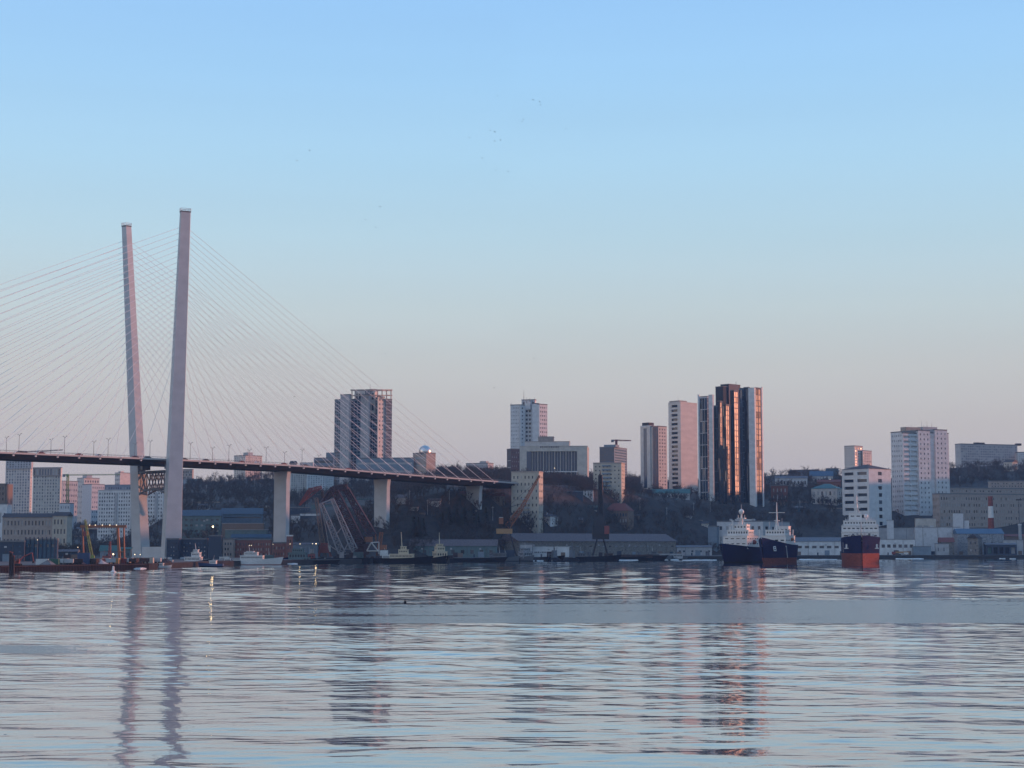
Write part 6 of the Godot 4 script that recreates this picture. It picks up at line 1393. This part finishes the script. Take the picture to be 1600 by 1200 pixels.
# ---------------------------------------------------------------- trees
func tree_meshes(seed_: int, h: float, spread: float, evergreen := false) -> Array:
	var r := RandomNumberGenerator.new(); r.seed = seed_
	var wood := MB.new(); var twigs := MB.new()
	if evergreen:
		wood.tube(Vector3.ZERO, Vector3(0, h, 0), h * 0.02, 0.04, 5, false)
		for i in 420:
			var y := h * (0.12 + 0.88 * pow(r.randf(), 1.2)); var rad := (h - y) * 0.26 * spread + 0.25
			var a := r.randf() * TAU; var q := rad * sqrt(r.randf())
			var p := Vector3(cos(a) * q, y, sin(a) * q)
			var d := Vector3(cos(a), -0.35 + r.randf() * 0.3, sin(a)).normalized() * r.randf_range(0.6, 1.3); var s := Vector3(-sin(a), 0.25, cos(a)) * 0.34
			twigs.tri(p - s, p + s, p + d)
		return [wood.mesh(), twigs.mesh()]
	var tips := []
	var lean := Vector3(r.randfn(0, 0.05), 1, r.randfn(0, 0.05)).normalized()
	var fork := h * r.randf_range(0.22, 0.36)
	wood.tube(Vector3(0, -0.8, 0), lean * fork, h * 0.026, h * 0.019, 5, false)
	var nl := 5 + r.randi() % 3
	for i in nl:
		var a := TAU * i / nl + r.randf_range(-0.4, 0.4)
		var up := r.randf_range(0.55, 0.95)
		var d := (Vector3(cos(a), 0, sin(a)) * spread * (1.0 - up * 0.55) + Vector3(0, up, 0)).normalized()
		var p0 := lean * fork * r.randf_range(0.85, 1.0); var ln := (h - fork) * r.randf_range(0.7, 1.0) * (0.65 + 0.35 * up)
		var p1 := p0 + d * ln * 0.55; var p2 := p1 + (d + Vector3(r.randfn(0, 0.2), 0.25, r.randfn(0, 0.2))).normalized() * ln * 0.45
		wood.tube(p0, p1, h * 0.014, h * 0.008, 4, false); wood.tube(p1, p2, h * 0.008, h * 0.003, 3, false)
		for k in 6:
			var q := p0.lerp(p1, r.randf_range(0.35, 1.0)) if k < 3 else p1.lerp(p2, r.randf())
			var dd := (d + Vector3(r.randfn(0, 0.7), r.randfn(0.25, 0.35), r.randfn(0, 0.7))).normalized()
			var e := q + dd * ln * r.randf_range(0.2, 0.42)
			wood.tube(q, e, h * 0.005, h * 0.0018, 3, false); tips.append([q, e, dd])
		tips.append([p1, p2, d])
	for t in tips:
		for k in 9:
			var q: Vector3 = t[0].lerp(t[1], r.randf_range(0.2, 1.0))
			var dd: Vector3 = (t[2] + Vector3(r.randfn(0, 0.75), r.randfn(0.2, 0.5), r.randfn(0, 0.75))).normalized()
			var e := q + dd * h * r.randf_range(0.06, 0.15)
			var s := dd.cross(Vector3(r.randfn(), r.randfn(), r.randfn())).normalized() * h * 0.0065
			twigs.tri(q - s, q + s, e)
	return [wood.mesh(), twigs.mesh()]

func one_tree(called: String, label: String, at: Vector3, ms: Array, m: String, s: float, turn: float, group := "") -> Node3D:
	var t := thing(called, label, "tree", at, turn, group)
	t.scale = Vector3.ONE * s
	for k in 2:
		var o := MeshInstance3D.new(); o.name = ["trunk", "crown"][k]; o.mesh = ms[k]; o.material_override = M.bark if k == 0 else M[m]; t.add_child(o)
	return t

func trees():
	rng.seed = 31
	var kinds := []
	for k in 6: kinds.append(tree_meshes(100 + k, 10.0, [0.8, 1.0, 1.2, 0.7, 1.05, 0.9][k]))
	var pine := tree_meshes(200, 10.0, 0.9, true)
	# the big bare tree before the white block, and the poplars that stand out
	var spots := [[1357, 793, 24.0, "tall bare tree branching in front of the white eight-storey block"], [1366, 794, 15.0, "smaller bare tree beside the tall one at the white block"], [822, 830, 17.0, "bare tree at the foot of the cream apartment block"], [801, 834, 16.0, "bare tree at the left corner of the cream block"], [812, 838, 16.0, "leaning bare tree left before the cream block"], [834, 832, 17.0, "bare tree before the middle of the cream block"], [845, 834, 16.0, "bare tree at the right corner of the cream block"], [828, 842, 15.0, "lower bare tree before the cream block"], [858, 790, 15.0, "round bare tree right of the cream apartment block"], [962, 790, 13.0, "bare tree before the yellow apartment block"], [1480, 800, 15.0, "bare tree before the front brown block, left one"], [1526, 803, 15.0, "bare tree before the front brown block, right of the silo"], [1574, 805, 15.0, "bare tree before the front brown block, far right"], [1440, 792, 12.0, "bare tree at the corner of the rear brown block"], [712, 742, 15.0, "lone bare tree on the ridge right of the domed building"], [700, 742, 11.0, "shorter bare tree on the ridge left of the lone one"], [604, 812, 17.0, "tall bare tree right of the second pier"], [598, 816, 16.0, "bare tree just before the second pier foot"], [335, 748, 13.0, "bare tree at the left of the ridge wood"], [1302, 742, 12.0, "bare tree beside the square blue-clad house"], [1232, 742, 9.0, "small bare tree left of the dark-roofed skyline house"], [1560, 735, 14.0, "bare tree left of the cream house at right"], [1597, 738, 14.0, "bare tree right of the cream house"], [70, 800, 14.0, "bare tree behind the low grey apartment house"], [40, 832, 13.0, "bare tree before the low grey apartment house"], [236, 828, 14.0, "bare tree seen between the pylon legs"]]
	for k in spots:
		var d := on_ground(k[0], k[1])
		var x := ray(k[0], k[1]).x * d
		one_tree("bare_tree", k[3], Vector3(x, ground(x, d), -d), kinds[rng.randi() % 6], "twig_grey" if k[0] < 500 else "twig", k[2] / 10.0, rng.randf() * TAU)
	for k in [[652, 838], [645, 842], [660, 842], [700, 826], [712, 822], [724, 826], [738, 820], [746, 828], [758, 824], [690, 832]]:
		var d := on_ground(k[0], k[1]); var x := ray(k[0], k[1]).x * d
		one_tree("pine_tree", "dark evergreen in the clump above the mauve-roofed shed", Vector3(x, ground(x, d), -d), pine, "needle", rng.randf_range(1.1, 1.6), rng.randf() * TAU, "evergreens above the mauve-roofed shed")
	# skyline and hillside trees one can pick out
	var n := 0
	for i in 400:
		if n >= 110: break
		var px := rng.randf_range(285.0, 1600.0)
		var d := curve(RIDGE, px) - rng.randf_range(-20.0, 260.0)
		var x := ray(px, 800.0).x * d
		if blocked(px, d): continue
		one_tree("bare_tree", "bare winter tree on the upper slope of the hill", Vector3(x, ground(x, d), -d), kinds[rng.randi() % 6], "twig", rng.randf_range(0.7, 1.25), rng.randf() * TAU, "bare trees along the ridge")
		n += 1
	# the leafless wood that covers the slopes: one mass
	for kk in 6:
		var xf := []
		for i in 1900:
			var px := rng.randf_range(-60.0, 1680.0)
			var ft := curve([[-60, 985], [262, 1150], [300, 1195], [450, 1160], [600, 1150]], px) if px < 600.0 else curve(FOOT, px)
			var rd := curve(RIDGE, px)
			var d := ft + (rd - ft) * pow(rng.randf(), 1.2) * 0.98 + 4.0
			var x := ray(px, 800.0).x * d
			if blocked(px, d) or (wood_noise(x, d) < -0.22 and not (px > 820.0 and px < 1000.0)): continue
			var s := rng.randf_range(0.55, 1.15)
			xf.append(Transform3D(Basis(Vector3.UP, rng.randf() * TAU).scaled(Vector3(s, s * rng.randf_range(0.8, 1.15), s)), Vector3(x, ground(x, d) - 0.2, -d)))
		for i in 60:   # the slope below the concert hall is thickly wooded
			var px := rng.randf_range(838.0, 932.0); var d := rng.randf_range(1395.0, 1588.0)
			var x := ray(px, 800.0).x * d; var s := rng.randf_range(0.6, 1.1)
			xf.append(Transform3D(Basis(Vector3.UP, rng.randf() * TAU).scaled(Vector3.ONE * s), Vector3(x, ground(x, d) - 0.2, -d)))
		for half in 2:
			var mm := MultiMesh.new(); mm.transform_format = MultiMesh.TRANSFORM_3D; mm.mesh = kinds[kk][half]; mm.instance_count = xf.size()
			for i in xf.size(): mm.set_instance_transform(i, xf[i])
			var o := MultiMeshInstance3D.new(); o.multimesh = mm; o.material_override = M.bark if half == 0 else (M.twig if kk % 2 else M.twig_grey)
			o.name = numbered("hillside_wood"); add_child(o)
			tag(o, "leafless brown wood covering the hillside", "wood", "hillside wood", "stuff")

func wood_noise(x: float, d: float) -> float: return nz.get_noise_2d(x * 2.0 + 300.0, d * 2.0)

# no trees inside these: pixel range, distance range
const CLEAR := [[1412, 1500, 1545, 1720], [1000, 1050, 1640, 1760], [1045, 1095, 1700, 1800], [1085, 1200, 1560, 1660], [1012, 1085, 1535, 1600], [1312, 1396, 1500, 1600], [795, 930, 1590, 1720], [795, 852, 1470, 1520], [920, 980, 1500, 1560], [515, 690, 1700, 1800], [450, 525, 1540, 1600], [1415, 1680, 1500, 1780], [1385, 1600, 1440, 1530], [340, 420, 1225, 1320], [450, 590, 1270, 1400], [850, 930, 1440, 1470], [150, 262, 1480, 1540], [-20, 110, 1230, 1280]]
func blocked(px: float, d: float) -> bool:
	for c in CLEAR:
		if px > c[0] - 4 and px < c[1] + 4 and d > c[2] and d < c[3]: return true
	return absf((px - 800.0) / F * d - 0.0) < 0.0

func hillside_details():
	rng.seed = 63
	var proto: Node3D = null
	for k in [[300, 800], [322, 775], [352, 760], [398, 765], [560, 812], [640, 790], [668, 806], [702, 790], [770, 815], [1000, 800], [1042, 812], [1084, 805], [1110, 800], [1215, 790], [1250, 800], [1276, 785], [1300, 800], [1405, 795], [1420, 800], [1500, 760], [1530, 745], [130, 830], [110, 842], [222, 835]]:
		var d := on_ground(k[0], k[1]); var x := ray(k[0], k[1]).x * d
		var at := Vector3(x, ground(x, d) - 0.3, -d)
		if proto == null:
			proto = thing("utility_pole", "thin grey utility pole with crossarm on the wooded slope", "pole", at, 0.2, "utility poles on the slope")
			tb("post", M.panel_grey, proto, Vector3.ZERO, Vector3(0, 11.0, 0), 0.2, 0.14); bx("crossarm", M.panel_grey, proto, Vector3(0, 10.2, 0), Vector3(2.2, 0.16, 0.16))
		else: copy(proto, at, rng.randf_range(-0.6, 0.6))
	for k in [[296, 345, 786, "left part of the ridge wood"], [600, 660, 806, "slope right of the second pier"], [690, 745, 800, "evergreen clump"], [990, 1016, 790, "slope left of the teal roofs"], [1200, 1262, 786, "slope above the middle ship"], [1040, 1098, 815, "slope left of the first ship"], [1262, 1316, 796, "slope left of the white block"], [60, 140, 838, "yard behind the columned hall"]]:
		var d := on_ground(k[1], k[2])
		bld("stone_wall", "low pale stone wall crossing the %s" % k[3], "wall", [k[0], k[1], k[1]], k[2] - 2.4, d, rng.randf_range(-4, 6), "panel_taupe", "panel_taupe", {"dep": 0.6, "parapet": 0.12, "sink": 5.0})
	for k in [[640, 652, 792, "grey garage"], [655, 664, 801, "small brown hut"], [1062, 1080, 806, "low grey garage row"], [1096, 1106, 818, "small pale kiosk"], [1214, 1226, 784, "dark wooden hut"], [1240, 1256, 793, "low blue garage"], [1402, 1420, 797, "pale cottage"], [1450, 1466, 799, "cream kiosk"], [310, 326, 790, "grey wooden hut"], [984, 998, 806, "brown hut"], [895, 910, 812, "low dark garage"], [120, 138, 826, "small grey hut"]]:
		var m: String = "panel_grey" if "grey" in k[3] else ("brick_brown" if "brown" in k[3] or "dark" in k[3] else ("blue_wall" if "blue" in k[3] else "panel_cream"))
		bld("hut", "%s among the bare trees %s" % [k[3], HUTS[names.get("hut", -1) + 1]], "hut", [k[0], k[1], k[1] + 2], k[2], -(k[2] + 7.0), 14, m, m, {"dep": 6, "front": W(2, 1, 0.35, 0.4, 0.3), "roof": "gable", "rh": 1.6, "roofmat": ["steel_roof", "dark_roof", "red_roof"][rng.randi() % 3]})

const HUTS := ["right of the second pier", "below the grey garage", "below the teal-roofed house", "left of the leftmost ship", "right of the glass towers", "below the dark wooden hut", "right of the white eight-storey block", "before the rear brown block", "behind the blue-roofed hall", "left of the teal-roofed house", "right of the white two-storey house", "left of the white panel block"]

func birds():
	rng.seed = 8
	for k in [[777.5, 150], [833, 156], [843.5, 159], [844.5, 164], [815.5, 190], [818, 186.5], [766, 204], [773, 206], [733, 215], [773, 220.5], [782, 219], [884, 201.5], [753.5, 247], [774.5, 266], [794, 268], [484, 235], [464, 251], [587, 355], [571, 343], [594, 323], [849, 544], [879, 558], [834, 560], [602, 553], [772, 606], [460, 620]]:
		var d := rng.randf_range(560.0, 700.0)
		var t := thing("bird", "tiny dark gull gliding in the open sky", "bird", P(k[0], k[1], d), rng.randf() * TAU, "gulls over the bay")
		t.rotation.z = rng.randf_range(-0.4, 0.4); t.scale = Vector3.ONE * 0.75
		var mb := MB.new(); mb.ball(Vector3.ZERO, 0.13, 6, 8, 0.8)
		mb.tube(Vector3(0, 0, -0.34), Vector3(0, 0, 0.3), 0.05, 0.11, 6); mb.tube(Vector3(0, 0.03, 0.28), Vector3(0, 0.02, 0.45), 0.08, 0.02, 6)
		part("body", mb, M.bird, t)
		for s in [-1.0, 1.0]:
			var w := MB.new()
			w.prism([Vector3(0, 0.02, 0.14), Vector3(0, 0.02, -0.12), Vector3(0.36 * s, 0.14, -0.1), Vector3(0.36 * s, 0.14, 0.16)], [Vector3(0, 0.06, 0.14), Vector3(0, 0.06, -0.12), Vector3(0.36 * s, 0.17, -0.1), Vector3(0.36 * s, 0.17, 0.16)])
			w.prism([Vector3(0.36 * s, 0.14, 0.16), Vector3(0.36 * s, 0.14, -0.1), Vector3(0.72 * s, 0.08, -0.16), Vector3(0.72 * s, 0.08, -0.1)], [Vector3(0.36 * s, 0.17, 0.16), Vector3(0.36 * s, 0.17, -0.1), Vector3(0.72 * s, 0.1, -0.16), Vector3(0.72 * s, 0.1, -0.1)])
			part("wing", w, M.bird, t)

func _ready():
	rng.seed = 1
	nz.seed = 4; nz.frequency = 0.006
	camera_and_sky()
	materials()
	water()
	land()
	bridge()
	town_left()
	town_centre_left()
	town_centre()
	town_right()
	ships()
	cranes()
	small_craft()
	yard()
	hillside_details()
	trees()
	birds()
